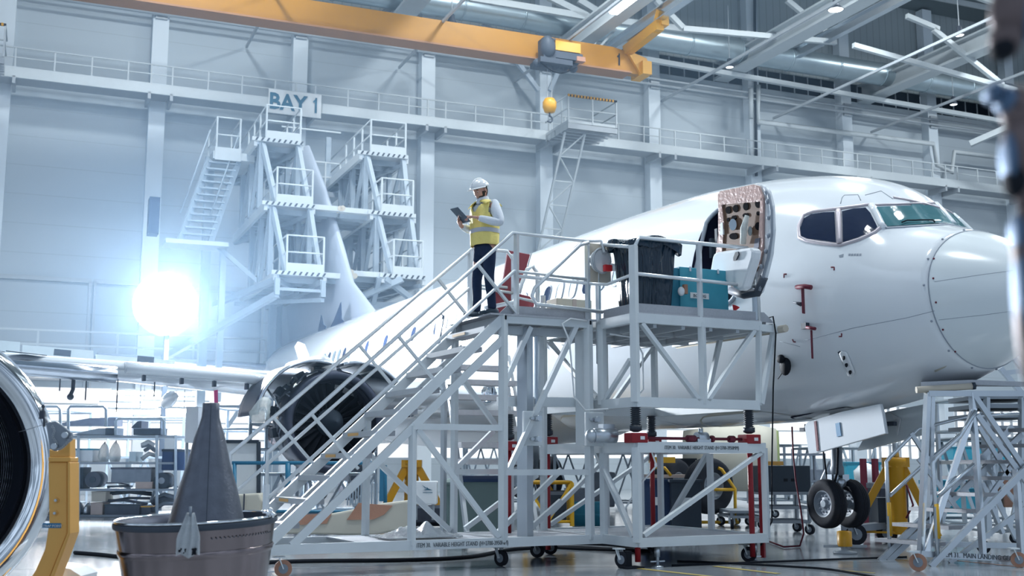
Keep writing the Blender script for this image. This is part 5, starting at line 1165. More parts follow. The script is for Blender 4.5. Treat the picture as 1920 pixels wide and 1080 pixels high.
# yellow stand arm
Ya = 7.3
def pp(P, Y=Ya): return [ony(u, v, Y) for u, v in P]
ga = thing('inlet_stand', 'orange yellow cowl stand arm with a STRAP POINT label beside the inlet', 'stand', (ony(105, 900, Ya).x, Ya, 0))
def GP(nm, m, P, th, Y=Ya, bevel=.006, par=None): mb = MB(); mb.prism(pp(P, Y), (0, th, 0)); return mb.build(nm, m, par or ga, world=True, bevel=bevel)
GP('arm', 'ochre', [(90, 866), (126, 866), (126, 1000), (112, 1034), (82, 1110), (40, 1110), (66, 1070), (84, 1030), (92, 980)], .10)
GP('arm_flange', 'ochre', [(126, 866), (131, 866), (131, 1000), (118, 1036), (90, 1110), (82, 1110), (112, 1034), (126, 1000)], .16, Ya - .03)
GP('arm_head', 'ochre', [(92, 842), (108, 846), (131, 822), (131, 858), (92, 858)], .10); GP('head_cap', 'ochre', [(90, 857), (132, 857), (132, 866), (90, 866)], .14, Ya - .02)
pl = GP('hinge_plate', 'hub_grey', [(86, 793), (104, 790), (115, 797), (134, 812), (134, 824), (112, 843), (102, 846), (94, 842), (90, 820)], .03, Ya - .05, .004)
for (u, v) in ((124, 816), (104, 837)):
    mb = MB(); p = ony(u, v, Ya - .05); mb.tube(p + V((0, .0, 0)), p + V((0, -.03, 0)), .019, 16); mb.build('pin', 'alu', pl, world=True)
for (u, v) in ((106, 938), (104, 962)):
    mb = MB(); p = ony(u, v, Ya - .0); mb.tube(p, p + V((0, -.008, 0)), .016, 16); mb.build('bolt_washer', 'ochre', ga, world=True); mb = MB(); mb.tube(p, p + V((0, -.02, 0)), .009, 6); mb.build('bolt', 'alu', ga, world=True)
mb = MB(); p, q = ony(98, 800, Ya - .07), ony(104, 833, Ya - .07)
for k in range(9): c = p.lerp(q, k / 8) + V((.008 * math.sin(k), 0, 0)); mb.path([c + V((.005 * math.cos(a), 0, .009 * math.sin(a))) for a in [2 * PI * j / 8 for j in range(8)]], .0018, 4, closed=True)
mb.build('chain', 'grey_steel', ga, world=True)
mb = MB(); p, q = ony(106, 843, Ya - .07), ony(133, 820, Ya - .07)
for k in range(9): c = p.lerp(q, k / 8) + V((0, 0, -.02 * math.sin(PI * k / 8))); mb.path([c + V((.009 * math.cos(a), 0, .005 * math.sin(a))) for a in [2 * PI * j / 8 for j in range(8)]], .0018, 4, closed=True)
mb.build('chain', 'grey_steel', ga, world=True)
mb = MB(); p, q = ony(81, 762, Ya), ony(83, 800, Ya); mb.path([p, q], .007, 8); mb.ball(p, .012); mb.box(ony(79, 778, Ya), (.03, .02, .05)); mb.build('turnbuckle', 'dark_steel', ga, world=True)
lb = GP('strap_label', 'blue_label', [(80, 981), (114, 981), (114, 990), (78, 990)], .004, Ya - .004, 0)
put_text('lettering', 'STRAP POINT', .021, 'paper', ony(97, 988.3, Ya - .0065), V((1, 0, 0)), lb)
MB().bar((0, 0, 0), (0, 0, .12), .5, .3).build('base', 'ochre', ga)
o = MB().prism([ony(u, v, 7.6) for u, v in [(92, 1078), (98, 1062), (130, 1066), (152, 1080), (150, 1092), (92, 1092)]], (0, .3, 0)).build('white_fairing_tip', 'helmet'); tag(o, 'small white fairing tip poking up beside the orange stand foot', 'fairing')
# exhaust nozzle used as a tub, with the exhaust plug standing in it
bc = ony(367, 976, 7.1); rz = .892
t = thing('exhaust_nozzle', 'tub shaped metal exhaust nozzle with a dark rim standing on the floor', 'nozzle', (bc.x + .03, bc.y + .03, .005)); t.rotation_euler = (math.radians(2), math.radians(-1.8), 0)
MB().lathe([(.474, rz), (.468, rz - .03), (.455, rz - .12), (.43, rz - .28), (.41, rz - .4), (.36, rz - .62), (.33, .12), (.33, 0)], n=72).build('outer_skin', 'titanium', t)
MB().lathe([(.474, rz), (.455, rz), (.44, rz - .1), (.40, rz - .4), (.33, .1), (0, .08)], n=72).build('inner_skin', 'inlet_dark', t)
MB().path([(.467 * math.cos(a), .467 * math.sin(a), rz + .003) for a in [2 * PI * k / 72 for k in range(72)]], .009, 8, closed=True).build('bright_rim', 'chrome', t)
MB().lathe([(.478, rz - .005), (.481, rz - .015), (.477, rz - .035), (.470, rz - .04)], n=72).build('rim_band', 'dark_steel', t)
mb = MB()
for k in range(18): a = -PI / 2 + .45 + k * .055; mb.ball((.470 * math.cos(a), .470 * math.sin(a), rz - .085), .0045, 6, 4)
mb.build('rivet_row', 'dark_steel', t)
MB().lathe([(.452, rz - .16), (.458, rz - .17), (.445, rz - .2)], n=72).build('weld_bead', 'titanium', t)
pc = bc + V((.05, .06, 0))
t = thing('exhaust_plug', 'tall dark grey metal cone standing upright inside the exhaust nozzle', 'cone', (pc.x, pc.y, .30))
MB().lathe([(.36, -.21), (.32, .2), (.26, .44), (.225, .58), (.172, .786), (.125, .933), (.094, 1.077), (.070, 1.148), (.055, 1.20), (.0515, 1.24), (.0505, 1.289), (.046, 1.292), (.044, 1.27), (0, 1.26)], n=64).build('cone_body', 'cone_metal', t)
MB().lathe([(.2295, .562), (.2315, .566), (.2275, .57)], n=64).build('cone_seam', 'seam', t)
mb = MB(); a = -PI / 2 + .25
mb.path([(r * math.cos(a), r * math.sin(a), z) for r, z in ((.322, .2), (.226, .58), (.173, .786), (.126, .933), (.095, 1.077), (.071, 1.148), (.056, 1.2), (.052, 1.28))], .0016, 4); mb.build('cone_seam', 'charcoal', t)
bp_ = ony(357, 965, 6.58)
t = thing('bolt_bag', 'clear plastic bag of small dark screws taped over the nozzle rim', 'bag', bp_)
mb = MB(); mb.sheet(lambda u, v: V(((u - .5) * (.045 + .085 * min(1, v * 1.8)), -.012 * math.sin(u * 19 + v * 3) - .018 * v, -.225 * v + .012 * math.sin(u * 9))), 16, 10); mb.build('plastic_film', 'bubble', t, solid=.004)
mb = MB()
for k in range(26): mb.box((random.uniform(-.05, .05), random.uniform(-.025, -.012), -.215 + random.uniform(0, .03)), (.012, .008, .008), Matrix.Rotation(random.random() * 3, 3, 'Y'))
mb.build('screws', 'black', t); MB().tube((0, -.004, -.01), (.0, -.004, .045), .008).build('tie', 'hub_grey', t)
o = MB().ball(ony(501, 962, 7.0), (.028, .02, .018), 8, 6).ball(ony(507, 958, 7.0), (.018, .015, .022), 8, 6).ball(ony(511, 965, 7.0), (.014, .014, .02), 8, 6).path([ony(496, 966, 7.0), ony(514, 962, 7.0)], .006).build('wire_clip', 'chrome'); tag(o, 'shiny crumpled clip sitting on the right end of the nozzle rim', 'clip')
# out of focus fittings right in front of the camera on the right
t = thing('engine_bracket', 'blurred dark metal bracket hanging close to the camera at the right edge', 'bracket', ony(1915, 200, 1.15)); 
def nb(nm, m, L):
    for u, v, ru, rv in L: MB().ball(ony(u, v, 1.15), (ru * .00053, .02, rv * .00053), 12, 8).build(nm, m, t, world=True)
nb('upper_lug', 'blur_metal', [(1895, 25, 42, 60), (1885, 75, 32, 40)]); nb('upper_pin', 'black', [(1880, 92, 26, 24)]); nb('bright_fitting', 'blur_blue', [(1918, 35, 22, 50), (1862, 175, 16, 22), (1885, 190, 20, 30)])
nb('lug', 'blur_metal', [(1908, 205, 34, 48), (1912, 270, 34, 60)]); nb('eyelet', 'black', [(1898, 208, 12, 15), (1903, 340, 22, 34), (1922, 250, 24, 20)])
nb('lower_strut', 'blur_metal', [(1918, 300, 32, 100), (1924, 470, 26, 90), (1928, 620, 22, 120)]); nb('strut_edge', 'blur_blue', [(1890, 300, 10, 60), (1906, 440, 10, 40), (1914, 560, 10, 110)])
# ================================================================ WORKSHOP CLUTTER
def TH(nm, lab, cat, u, v, Y=None, rz=0., group=None, z=0.):
    p = onz(u, v, z) if Y is None else ony(u, v, Y); return thing(nm, lab, cat, (p.x, p.y, z if Y is None else 0), rz, group)
def PB(t, nm, m, u0, v0, u1, v1, Y, th=.4, bevel=0., par=None):
    """axis-aligned solid box seen between two pixels at distance Y"""
    a, b = ony(u0, v1, Y), ony(u1, v0, Y); mb = MB(); mb.box(((a.x + b.x) / 2, Y + th / 2, (a.z + b.z) / 2), (b.x - a.x, th, b.z - a.z)); return mb.build(nm, m, par or t, world=True, bevel=bevel)
def PT(t, nm, m, L, r, Y, par=None, sq=False):
    mb = MB()
    P = [ony(u, v, Y + (q[0] if q else 0)) for u, v, *q in L]
    if sq:
        for a, b in zip(P, P[1:]): mb.bar(a, b, r * 2)
    else: mb.path(P, r, 6)
    return mb.build(nm, m, par or t, world=True)
# shelving rack
Ys = 27.3
t = thing('shelving_rack', 'four level grey steel rack loaded with aircraft parts left of the cone', 'rack', (ony(195, 900, Ys).x, Ys, 0))
for v in (818, 868, 918, 967): PB(t, 'shelf', 'hub_grey', 62, v - 1.5, 331, v + 2.5, Ys, 1.0)
for u in (72, 147, 294, 329):
    for dd in (0, 1.0): PT(t, 'upright', 'dock_steel', [(u, 816, dd), (u, 978, dd)], .03, Ys, sq=True)
for L in ([(128, 816), (128, 768), (132, 762), (194, 762), (199, 768), (199, 800)], [(217, 816), (217, 790), (222, 785), (303, 785), (308, 790), (308, 816)], [(70, 762), (108, 762), (113, 768), (113, 800)]): PT(t, 'top_hoop', 'dock_steel', L, .035, Ys)
PB(t, 'notice', 'paper', 308, 822, 328, 842, Ys - .05, .02)
def item(nm, lab, cat, m, u0, v0, u1, v1, Y=Ys + .3, th=.5, kind='box', m2=None):
    a, b = ony(u0, v1, Y), ony(u1, v0, Y); w_, h_ = b.x - a.x, b.z - a.z; t = thing(nm, lab, cat, ((a.x + b.x) / 2, Y, a.z))
    if kind == 'box': MB().box((0, 0, h_ / 2), (w_, th, h_)).build('body', m, t, bevel=min(w_, h_) * .06); MB().box((0, -.0, h_ * .93), (w_ * 1.03, th * 1.02, h_ * .12)).build('lid', m2 or m, t)
    elif kind == 'foil': MB().loft([[V((-w_ / 2 + w_ * x, (th / 2) * s * 1.0, 0 + h_ * y)) for x, y in ((0, .0), (.25, .45), (.6, .95), (.97, 1), (1, .0))] for s in (-1, 1)], smooth=False).build('panel', m, t); MB().box((w_ * .38, 0, h_ * .5), (w_ * .24, th * 1.04, h_)).build('root_end', m2 or 'junk_dark', t)
    elif kind == 'drum': MB().tube((0, -th / 2, h_ / 2), (0, th / 2, h_ / 2), h_ / 2, 20).build('drum', m, t); MB().tube((0, -th / 2 - .02, h_ / 2), (0, th / 2 + .02, h_ / 2), h_ / 5, 14).build('hub', m2 or 'hub_grey', t)
    elif kind == 'bundle':
        for k in range(4): mb = MB(); o1 = V((-w_ / 2, random.uniform(-.2, .2), h_ * random.random())); o2 = V((w_ / 2, random.uniform(-.2, .2), h_ * random.random())); mb.path([o1, (o1 + o2) / 2 + V((0, 0, h_ * .2)), o2], h_ * .12, 8); mb.build('tube', m if k % 2 else (m2 or m), t)
    elif kind == 'sack':
        mb = MB(); mb.loft([[V((w_ / 2 * q * math.cos(a) * (1 + .12 * math.sin(3 * a + z * 7)), th / 2 * q * math.sin(a), h_ * z)) for a in [2 * PI * k / 16 for k in range(16)]] for q, z in ((.8, 0), (1, .25), (.9, .6), (.55, .85), (.15, 1))]); mb.build('sack', m, t)
        MB().path([(w_ * .05, -.02, h_ * .9), (w_ * .12, -.04, h_ * 1.05)], h_ * .03, 5).build('tie', m2 or 'junk_dark', t)
    return t
item('wing_panel', 'pale tapered wing panel with a dark end lying on top of the rack', 'panel', 'hub_grey', 141, 803, 225, 816, kind='foil', m2='charcoal')
item('wing_panel', 'long dark tapered panel behind the hoops above the rack', 'panel', 'junk_dark', 100, 784, 224, 799, Ys + 1.4, kind='foil')
item('seat_cushion', 'dark blue padded part lying at the right end of the rack top', 'part', 'charcoal', 256, 803, 308, 816, kind='box', m2='junk_mid')
item('tail_light_housing', 'small dark curved part standing on the padded part of the rack top', 'part', 'charcoal', 252, 790, 272, 803, kind='foil')
for r in (('parts_bin', 'green topped white carton on the upper shelf of the rack', 'box', 'helmet', 141, 841, 182, 866, 'box', 'teal_side'), ('duct_piece', 'grey duct piece at the left of the upper rack shelf', 'part', 'junk_mid', 76, 856, 180, 866, 'bundle', 'hub_grey'), ('wrapped_part', 'pale wrapped upright part on the upper shelf, left of its pair', 'part', 'cloth_bag', 186, 830, 204, 866, 'sack', None), ('wrapped_part', 'pale wrapped upright part on the upper shelf, right of its pair', 'part', 'cloth_bag', 206, 828, 226, 866, 'sack', None),
          ('blue_bucket', 'light blue bucket on the upper shelf of the rack', 'bucket', 'duct', 248, 847, 262, 866, 'box', 'duct'), ('bracket_frame', 'pale slanted bracket on the upper shelf right of the blue bucket', 'part', 'paper', 266, 832, 290, 866, 'bundle', 'hub_grey'), ('navy_cabinet', 'dark blue cabinet standing at the right end of the rack', 'cabinet', 'navy', 308, 842, 352, 882, 'box', 'charcoal'),
          ('gear_drum', 'dark round drum in the middle of the second rack shelf', 'drum', 'junk_dark', 166, 884, 196, 914, 'drum', 'charcoal'), ('actuator', 'dark upright actuator at the left of the second rack shelf', 'actuator', 'charcoal', 148, 876, 164, 916, 'box', None), ('tool_chest', 'grey tool chest at the left end of the second rack shelf', 'chest', 'junk_mid', 76, 890, 140, 916, 'box', 'charcoal'), ('long_crate', 'long dark crate with pale sides on the second rack shelf', 'crate', 'junk_mid', 214, 876, 290, 905, 'box', 'junk_dark'), ('pipe_stack', 'low stack of dark pipes on the second rack shelf', 'pipes', 'junk_dark', 200, 905, 245, 916, 'bundle', 'hub_grey'), ('pink_carton', 'small pinkish carton on the second rack shelf', 'carton', 'junk_tan', 260, 903, 292, 916, 'box', None), ('canister', 'small dark canister at the right end of the second rack shelf', 'canister', 'charcoal', 300, 886, 318, 916, 'drum', None),
          ('mud_sack', 'brownish grey crumpled sack on the bottom rack shelf at the left', 'sack', 'junk_mid', 128, 938, 158, 966, 'sack', None), ('foil_sack', 'silvery crumpled sack on the bottom rack shelf', 'sack', 'chrome_brushed', 158, 942, 174, 966, 'sack', None), ('brown_carton', 'small brown carton on the bottom rack shelf', 'carton', 'junk_tan', 176, 942, 200, 965, 'box', None), ('torn_carton', 'pale torn carton on the bottom shelf behind the brown one', 'carton', 'cardboard', 178, 921, 206, 940, 'box', None), ('dark_beam_bundle', 'bundle of dark beams slanting across the bottom rack shelf', 'bundle', 'black', 195, 924, 282, 945, 'bundle', 'junk_dark'), ('dark_chest', 'wide dark chest on the bottom rack shelf', 'chest', 'junk_dark', 202, 945, 268, 966, 'box', 'charcoal'), ('yellow_label_box', 'dark box with a yellow lid at the right of the bottom rack shelf', 'box', 'junk_dark', 270, 948, 288, 966, 'box', 'yellow'), ('mixed_scrap', 'tangle of dark scrap pieces at the right end of the bottom rack shelf', 'scrap', 'junk_mid', 286, 930, 330, 966, 'bundle', 'junk_dark'), ('motor_block', 'dark motor block at the far left of the bottom rack shelf', 'motor', 'charcoal', 76, 928, 126, 966, 'box', 'junk_mid')):
    nm, lab, cat, m, u0, v0, u1, v1, kd, m2 = r; item(nm, lab, cat, m, u0, v0, u1, v1, kind=kd, m2=m2)
# dark cart and stands behind the rack
def cart(nm, lab, cat, u0, u1, vt, vb, Y, depth=1.0, m='hub_grey', levels=(0., .5), top=None, wheels=True, group=None):
    a, b = ony(u0, vt, Y), ony(u1, vt, Y); zt_ = a.z; w_ = b.x - a.x; t = thing(nm, lab, cat, ((a.x + b.x) / 2, Y + depth / 2, 0), 0, group)
    zb_ = .22 if wheels else .04
    for sx in (-1, 1):
        for sy in (-1, 1):
            MB().bar((sx * w_ / 2, sy * depth / 2, zb_), (sx * w_ / 2, sy * depth / 2, zt_), .05).build('leg', m, t)
            if wheels: caster(sx * w_ / 2, sy * depth / 2, t, r=.09, yaw=random.random() * 2)
    for f in levels:
        z = zt_ - (zt_ - zb_) * (1 - f) if f else zb_
        mb = MB(); mb.bar((-w_ / 2, -depth / 2, z), (w_ / 2, -depth / 2, z), .05); mb.bar((-w_ / 2, depth / 2, z), (w_ / 2, depth / 2, z), .05); mb.bar((-w_ / 2, -depth / 2, z), (-w_ / 2, depth / 2, z), .05); mb.bar((w_ / 2, -depth / 2, z), (w_ / 2, depth / 2, z), .05); mb.build('frame_ring', m, t)
    MB().box((0, 0, zt_), (w_ + .06, depth + .06, .05)).build('table_top', top or m, t); return t, zt_, w_
# black crate on a trolley right of the stand
t, zt_, w_ = cart('equipment_trolley', 'grey steel trolley carrying the black crate left of the nose wheel', 'trolley', 1430, 1516, 925, 1000, 20.6, .9)
t = thing('black_crate', 'black crate with a small yellow lid part on the grey trolley', 'crate', (t.location.x, 21.05, zt_ + .03))
MB().box((0, 0, .22), (.92, .8, .46)).build('body', 'charcoal', t, bevel=.01); MB().box((-.1, 0, .49), (.3, .3, .07)).build('yellow_lid_part', 'ochre', t); mb = MB(); mb.box((.02, -.403, .2), (.07, .01, .05)); mb.build('latch', 'black', t); MB().box((.15, -.403, .2), (.07, .01, .05)).build('latch', 'black', t)
cart('low_trolley', 'low grey steel trolley behind the red posts of the stand', 'trolley', 1372, 1428, 960, 985, 22.5, 1.2, levels=(0.,))
t, zt_, w_ = cart('long_trolley', 'long grey trolley far behind under the fuselage', 'trolley', 1450, 1545, 852, 960, 27, .9, m='junk_mid', levels=(0., .5))
# dark cabinets behind the platform unit
def cabinet(nm, lab, u0, v0, u1, v1, Y, m='charcoal', th=.7, wheels=True, extra=True):
    a, b = ony(u0, v1, Y), ony(u1, v0, Y); t = thing(nm, lab, 'cabinet', ((a.x + b.x) / 2, Y, 0)); w_ = b.x - a.x
    MB().box((0, th / 2, (b.z + .16) / 2), (w_, th, b.z - .16)).build('body', m, t, bevel=.01); MB().box((0, th / 2, b.z + .01), (w_ + .06, th + .06, .04)).build('top_board', m, t)
    if extra: MB().box((-.02, -.006, b.z * .66), (w_ * .4, .006, .13)).build('label', 'paper', t)
    for x in (-w_ / 2 + .08, w_ / 2 - .08): caster(x, .1, t, r=.07, yaw=1.2); caster(x, th - .1, t, r=.07, yaw=.5)
    return t
cabinet('dark_cabinet', 'dark blue grey rolling cabinet with a white label behind the stand', 1260, 903, 1314, 985, 18.9)
cabinet('dark_cabinet', 'darker rolling cabinet with brown labels left of the white labelled one', 1208, 902, 1258, 983, 19.1, 'navy')
t = cabinet('black_box_cabinet', 'small black box standing above the tyre behind the stand', 1268, 862, 1304, 885, 25.6, 'black', extra=False)
# tyre dolly
def dolly(Y, u, v, r, lab, rz):
    p = ony(u, v, Y); t = thing('spare_wheel_assembly', lab, 'wheel', (p.x, p.y, 0), rz); tyre('tyre', (0, 0, r + .22), r, .42, .27, t); return t
dolly(23.8, 1329, 924, .56, 'big spare aircraft wheel seen behind the platform legs', math.radians(35))
dolly(25.2, 1262, 922, .56, 'second big aircraft wheel further left behind the cabinets', math.radians(50))
p = ony(1335, 940, 23.9); t = thing('wheel_dolly', 'yellow tubular dolly frame carrying the spare aircraft wheels', 'dolly', (p.x, 23.9, 0))
for L in ([(1346, 877), (1353, 880), (1378, 917), (1379, 978)], [(1312, 918), (1379, 918)], [(1314, 979), (1385, 979)], [(1222, 900), (1225, 877), (1246, 877), (1258, 892)], [(1226, 978), (1240, 978)]): PT(t, 'frame_tube', 'yellow_rail', L, .035, 23.7)
PT(t, 'frame_tube', 'yellow_rail', [(1379, 978), (1379, 979, 1.2), (1314, 979, 1.2)], .03, 23.7)
for x in (-.3, .5): caster(x, .1, t, r=.09)
PB(t, 'cross_member', 'yellow_rail', 1218, 857, 1266, 868, 24.6, .2); PB(t, 'load_pad', 'junk_tan', 1215, 890, 1290, 896, 24.4, .8)
# second nacelle seen beneath the belly
p = ony(1390, 865, 27); t = thing('spare_nacelle', 'pale open engine nacelle shell standing behind the spare wheels', 'nacelle', (p.x, p.y, 0), math.radians(25))
MB().lathe([(.62, -1.3), (.72, -.6), (.74, .4), (.66, .8)], (0, 0, 1.35), (.8, -.6, .0), 36).build('shell', 'primer', t, solid=.04); MB().lathe([(.66, .8), (.62, .86), (.58, .8)], (0, 0, 1.35), (.8, -.6, 0), 36).build('green_rim', 'primer_green', t)
for x in (-.6, .6): MB().bar((x, 0, 0), (x, 0, .8), .08).build('support_leg', 'grey_steel', t)
MB().bar((-.6, 0, .7), (.6, 0, .7), .1).build('saddle', 'grey_steel', t)
# yellow tripod jacks
def jackstand(lab, u, v0, Y, legs, z0=0., big=1.):
    p = ony(u, v0, Y); t = thing('tripod_jack', lab, 'jack', (p.x, Y, 0)); zt = p.z
    MB().lathe([(.10 * big, .15), (.12 * big, .2), (.12 * big, zt - .15), (.16 * big, zt - .1), (.16 * big, zt - .02), (.05, zt)], n=20).build('cylinder', 'yellow', t)
    for k, (dx, dy) in enumerate(legs):
        a, b = V((dx * .12, dy * .12, zt - .08)), V((dx, dy, .12)); l = MB().bar(a, b, .07 * big, .11 * big).build('leg', 'yellow', t)
        MB().lathe([(0, .02), (.1, .02), (.1, .05), (.03, .08), (.03, .14)], (dx, dy, 0), (0, 0, 1), 14).build('foot_pad', 'grey_steel', l); MB().box(a, (.20 * big, .18 * big, .15)).build('leg_bracket', 'yellow', l)
    mb = MB()
    for k in range(len(legs)): a, b = V((*legs[k], .18)), V((*legs[k - 1], .18)); mb.bar(a, b, .03)
    mb.build('tie_bar', 'yellow', t); MB().path([(0, 0, zt), (0, 0, zt + .25)], .05, 12).build('ram', 'alu', t); MB().path([(.1, -.12, .9), (.16, -.2, .6), (.05, -.18, .4)], .015, 6).build('hose', 'maroon', t)
    return t
jackstand('yellow tripod aircraft jack behind the stair stand near the logo panel', 772, 862, 24.5, [(-.62, -.4), (.75, -.2), (.0, .8), ], big=1.25)
jackstand('yellow tripod aircraft jack between the nose wheel and the right stair stand', 1680, 857, 18.2, [(-.72, .15), (.50, -.25), (.15, .7)], big=1.05)
p = ony(1580, 1018, 16.4); t = thing('tow_jack', 'small yellow axle jack on a wide base under the nose wheels', 'jack', (p.x - .0, 16.3, 0))
MB().lathe([(.1, .1), (.1, .3), (.06, .31)], n=18).build('cylinder', 'yellow', t); MB().lathe([(0, 0), (.16, 0), (.16, .03), (.06, .05), (.06, .1)], n=20).bar((-.3, 0, .1), (.3, 0, .1), .035).build('base', 'grey_steel', t)
p = onz(1618, 1022, 0); t = thing('tow_dolly', 'low grey dolly on fat casters right of the nose wheels', 'dolly', (p.x, p.y, 0))
MB().bar((-.25, 0, .24), (.6, .5, .28), .2, .1).build('frame', 'hub_grey', t); caster(-.1, 0, t, r=.16, w=.07, z=.3); caster(.5, .4, t, r=.16, w=.07, z=.3); MB().box((.55, .5, .5), (.4, .4, .4)).build('motor_box', 'charcoal', t)
# teal containers on the right
for nm, lab, u0, v0, u1, v1, Y in (('teal_container', 'teal container behind the nose gear leg', 1578, 866, 1640, 908, 24), ('teal_container', 'teal container right of the yellow jack, low behind the ladder', 1740, 900, 1800, 962, 23), ('teal_container', 'teal cover draped high behind the right ladder', 1775, 838, 1880, 862, 24), ('teal_container', 'teal container glimpsed lowest behind the ladder treads', 1806, 915, 1850, 962, 22)):
    item(nm, lab, 'container', 'teal_far', u0, v0, u1, v1, Y, .8, m2='teal_side')
item('white_tarp', 'crumpled white tarp lying against the teal container', 'tarp', 'helmet', 1601, 868, 1650, 905, 22.8, .5, 'sack')
for u in (1618, 1640): o = MB().bar(ony(u, 860, 22), V((ony(u, 860, 22).x, 22, 0)), .09).build('red_post', 'maroon'); tag(o, 'dark red upright post %s' % ('nearer the nose gear' if u == 1618 else 'nearer the yellow jack'), 'post')
# blue railed cart with wrapped long parts
p = ony(610, 930, 20.5); t = thing('blue_rail_cart', 'blue tubular railed cart behind the stair, holding pale slatted panels', 'cart', (p.x, 20.5, 0))
for L, r in (([(432, 868), (706, 868), (716, 872), (722, 884), (723, 985)], .035), ([(440, 959), (723, 959)], .03), ([(540, 868), (540, 925)], .05), ([(432, 868, 1.4), (706, 868, 1.4)], .03), ([(440, 868), (440, 985)], .035)): PT(t, 'rail', 'blue_rail', L, r, 20.5)
PB(t, 'end_board', 'blue_rail', 711, 872, 720, 940, 20.9, .5); PB(t, 'platform', 'hub_grey', 440, 962, 722, 968, 20.5, 1.4)
for k in range(12): PB(t, 'slat', 'dock_steel', 650 + k * 5, 906, 653.4 + k * 5, 948, 21.6, .04)
for x in (-1.3, 1.2): caster(x, .2, t, r=.1); caster(x, 1.2, t, r=.1)
def longpart(lab, P, Y, m, m2):
    c = ony(*P[0], Y); t = thing('wrapped_wing_part', lab, 'part', (c.x, Y, 0)); mb = MB(); mb.prism([ony(u, v, Y) for u, v in P], (0, .5, 0)); mb.build('shell', m, t, world=True, bevel=.03); return t
t = longpart('long pale fairing with brown paper patches lying behind the stair foot', [(483, 1000), (540, 978), (640, 960), (712, 945), (770, 938), (770, 990), (700, 1004)], 19.6, 'primer', None)
for P in ([(545, 985), (560, 966), (622, 962), (612, 982)], [(650, 975), (672, 943), (736, 948), (720, 965), (700, 974)]): mb = MB(); mb.prism([ony(u, v, 19.57) for u, v in P], (0, .03, 0)); mb.build('paper_patch', 'kraft', t, world=True)
t = longpart('pale roll shaped fairing left of the stair foot', [(420, 955), (430, 928), (485, 925), (492, 940), (486, 968), (430, 972)], 20.2, 'primer', None); PB(t, 'strap', 'junk_dark', 455, 926, 459, 970, 20.15, .02)
# white board
p = ony(455, 890, 20); t = thing('white_panel_board', 'upright white panel board with a dark edge frame left of the stair', 'board', (p.x, 20, 0)); PB(t, 'board', 'paper', 412, 830, 484, 935, 20.8, .04); PT(t, 'edge_frame', 'charcoal', [(412, 828), (485, 828), (485, 938)], .03, 20.75, sq=True); PT(t, 'stand_leg', 'grey_steel', [(425, 930), (425, 985)], .03, 20.9); PT(t, 'stand_leg', 'grey_steel', [(478, 930), (478, 985)], .03, 20.9)
# logo panel, bins
p = ony(798, 925, 21.5); t = thing('logo_panel', 'grey white case with a dark winged emblem behind the stair frame', 'case', (p.x, 21.5, 0)); PB(t, 'case', 'helmet', 774, 902, 819, 946, 21.5, .35, bevel=.02)
mb = MB()
for P in ([(791, 909), (804, 918), (797, 915)], [(793, 919), (811, 919), (803, 916)], [(793, 924), (811, 924), (811, 923), (793, 923)], [(800, 913), (806, 919), (801, 918)]): mb.prism([ony(u, v, 21.49) for u, v in P], (0, .004, 0))
mb.build('emblem', 'sign_teal', t, world=True); PT(t, 'stand', 'grey_steel', [(780, 946), (780, 975)], .03, 21.6); PT(t, 'stand', 'grey_steel', [(812, 946), (812, 975)], .03, 21.6)
def bin_(lab, u0, u1, vt, Y, lid):
    a, b = ony(u0, vt, Y), ony(u1, vt, Y); w_ = b.x - a.x; t = thing('wheeled_bin', lab, 'bin', ((a.x + b.x) / 2, Y, 0)); h = a.z
    R = [[V((x * w_ / 2 * k, .35 * y * k, z)) for x, y in ((-1, -1), (-.8, -1.1), (.8, -1.1), (1, -1), (1, 1), (-1, 1))] for k, z in ((.78, .08), (.9, h * .6), (.98, h * .97), (1.04, h))]
    MB().loft(R, smooth=False).build('body', 'bin_green', t, bevel=.01); MB().loft([[V((x * w_ / 2 * k, .38 * y * k, z)) for x, y in ((-1, -1.1), (1, -1.1), (1, 1), (-1, 1))] for k, z in ((1.06, h), (1.06, h + .04), (.9, h + .09))], smooth=False).build('lid', lid, t, bevel=.008)
    for s in (-1, 1): MB().tube((s * w_ * .38, .3, .1), (s * w_ * .46, .3, .1), .1, 16).build('wheel', 'rubber', t)
bin_('tall grey green wheeled bin with a navy lid behind the stair frame', 862, 948, 903, 17.6, 'navy'); bin_('smaller grey green wheeled bin left of the tall one', 836, 878, 908, 19.5, 'bin_green')
# bubble wrap on the stand base
q = SW(-2.35, F0 + .35, zb + .06); t = thing('bubble_wrap', 'heap of clear bubble wrap lying on the stand base', 'wrap', q, SA)
mb = MB(); mb.sheet(lambda u, v: V(((u - .5) * .95, (v - .5) * .5, .015 + .13 * math.sin(PI * u) * math.sin(PI * v) * (.7 + .3 * math.sin(u * 17 + v * 5)) + .02 * math.sin(u * 40) * math.sin(v * 31))), 30, 16); mb.build('sheet', 'bubble', t, solid=.01); mb = MB(); mb.sheet(lambda u, v: V(((u - .3) * .5, (v - .6) * .4, .02 + .17 * math.sin(PI * u) * math.sin(PI * v) * (.7 + .3 * math.cos(u * 13)))), 20, 12); mb.build('upper_fold', 'bubble', t, solid=.01)
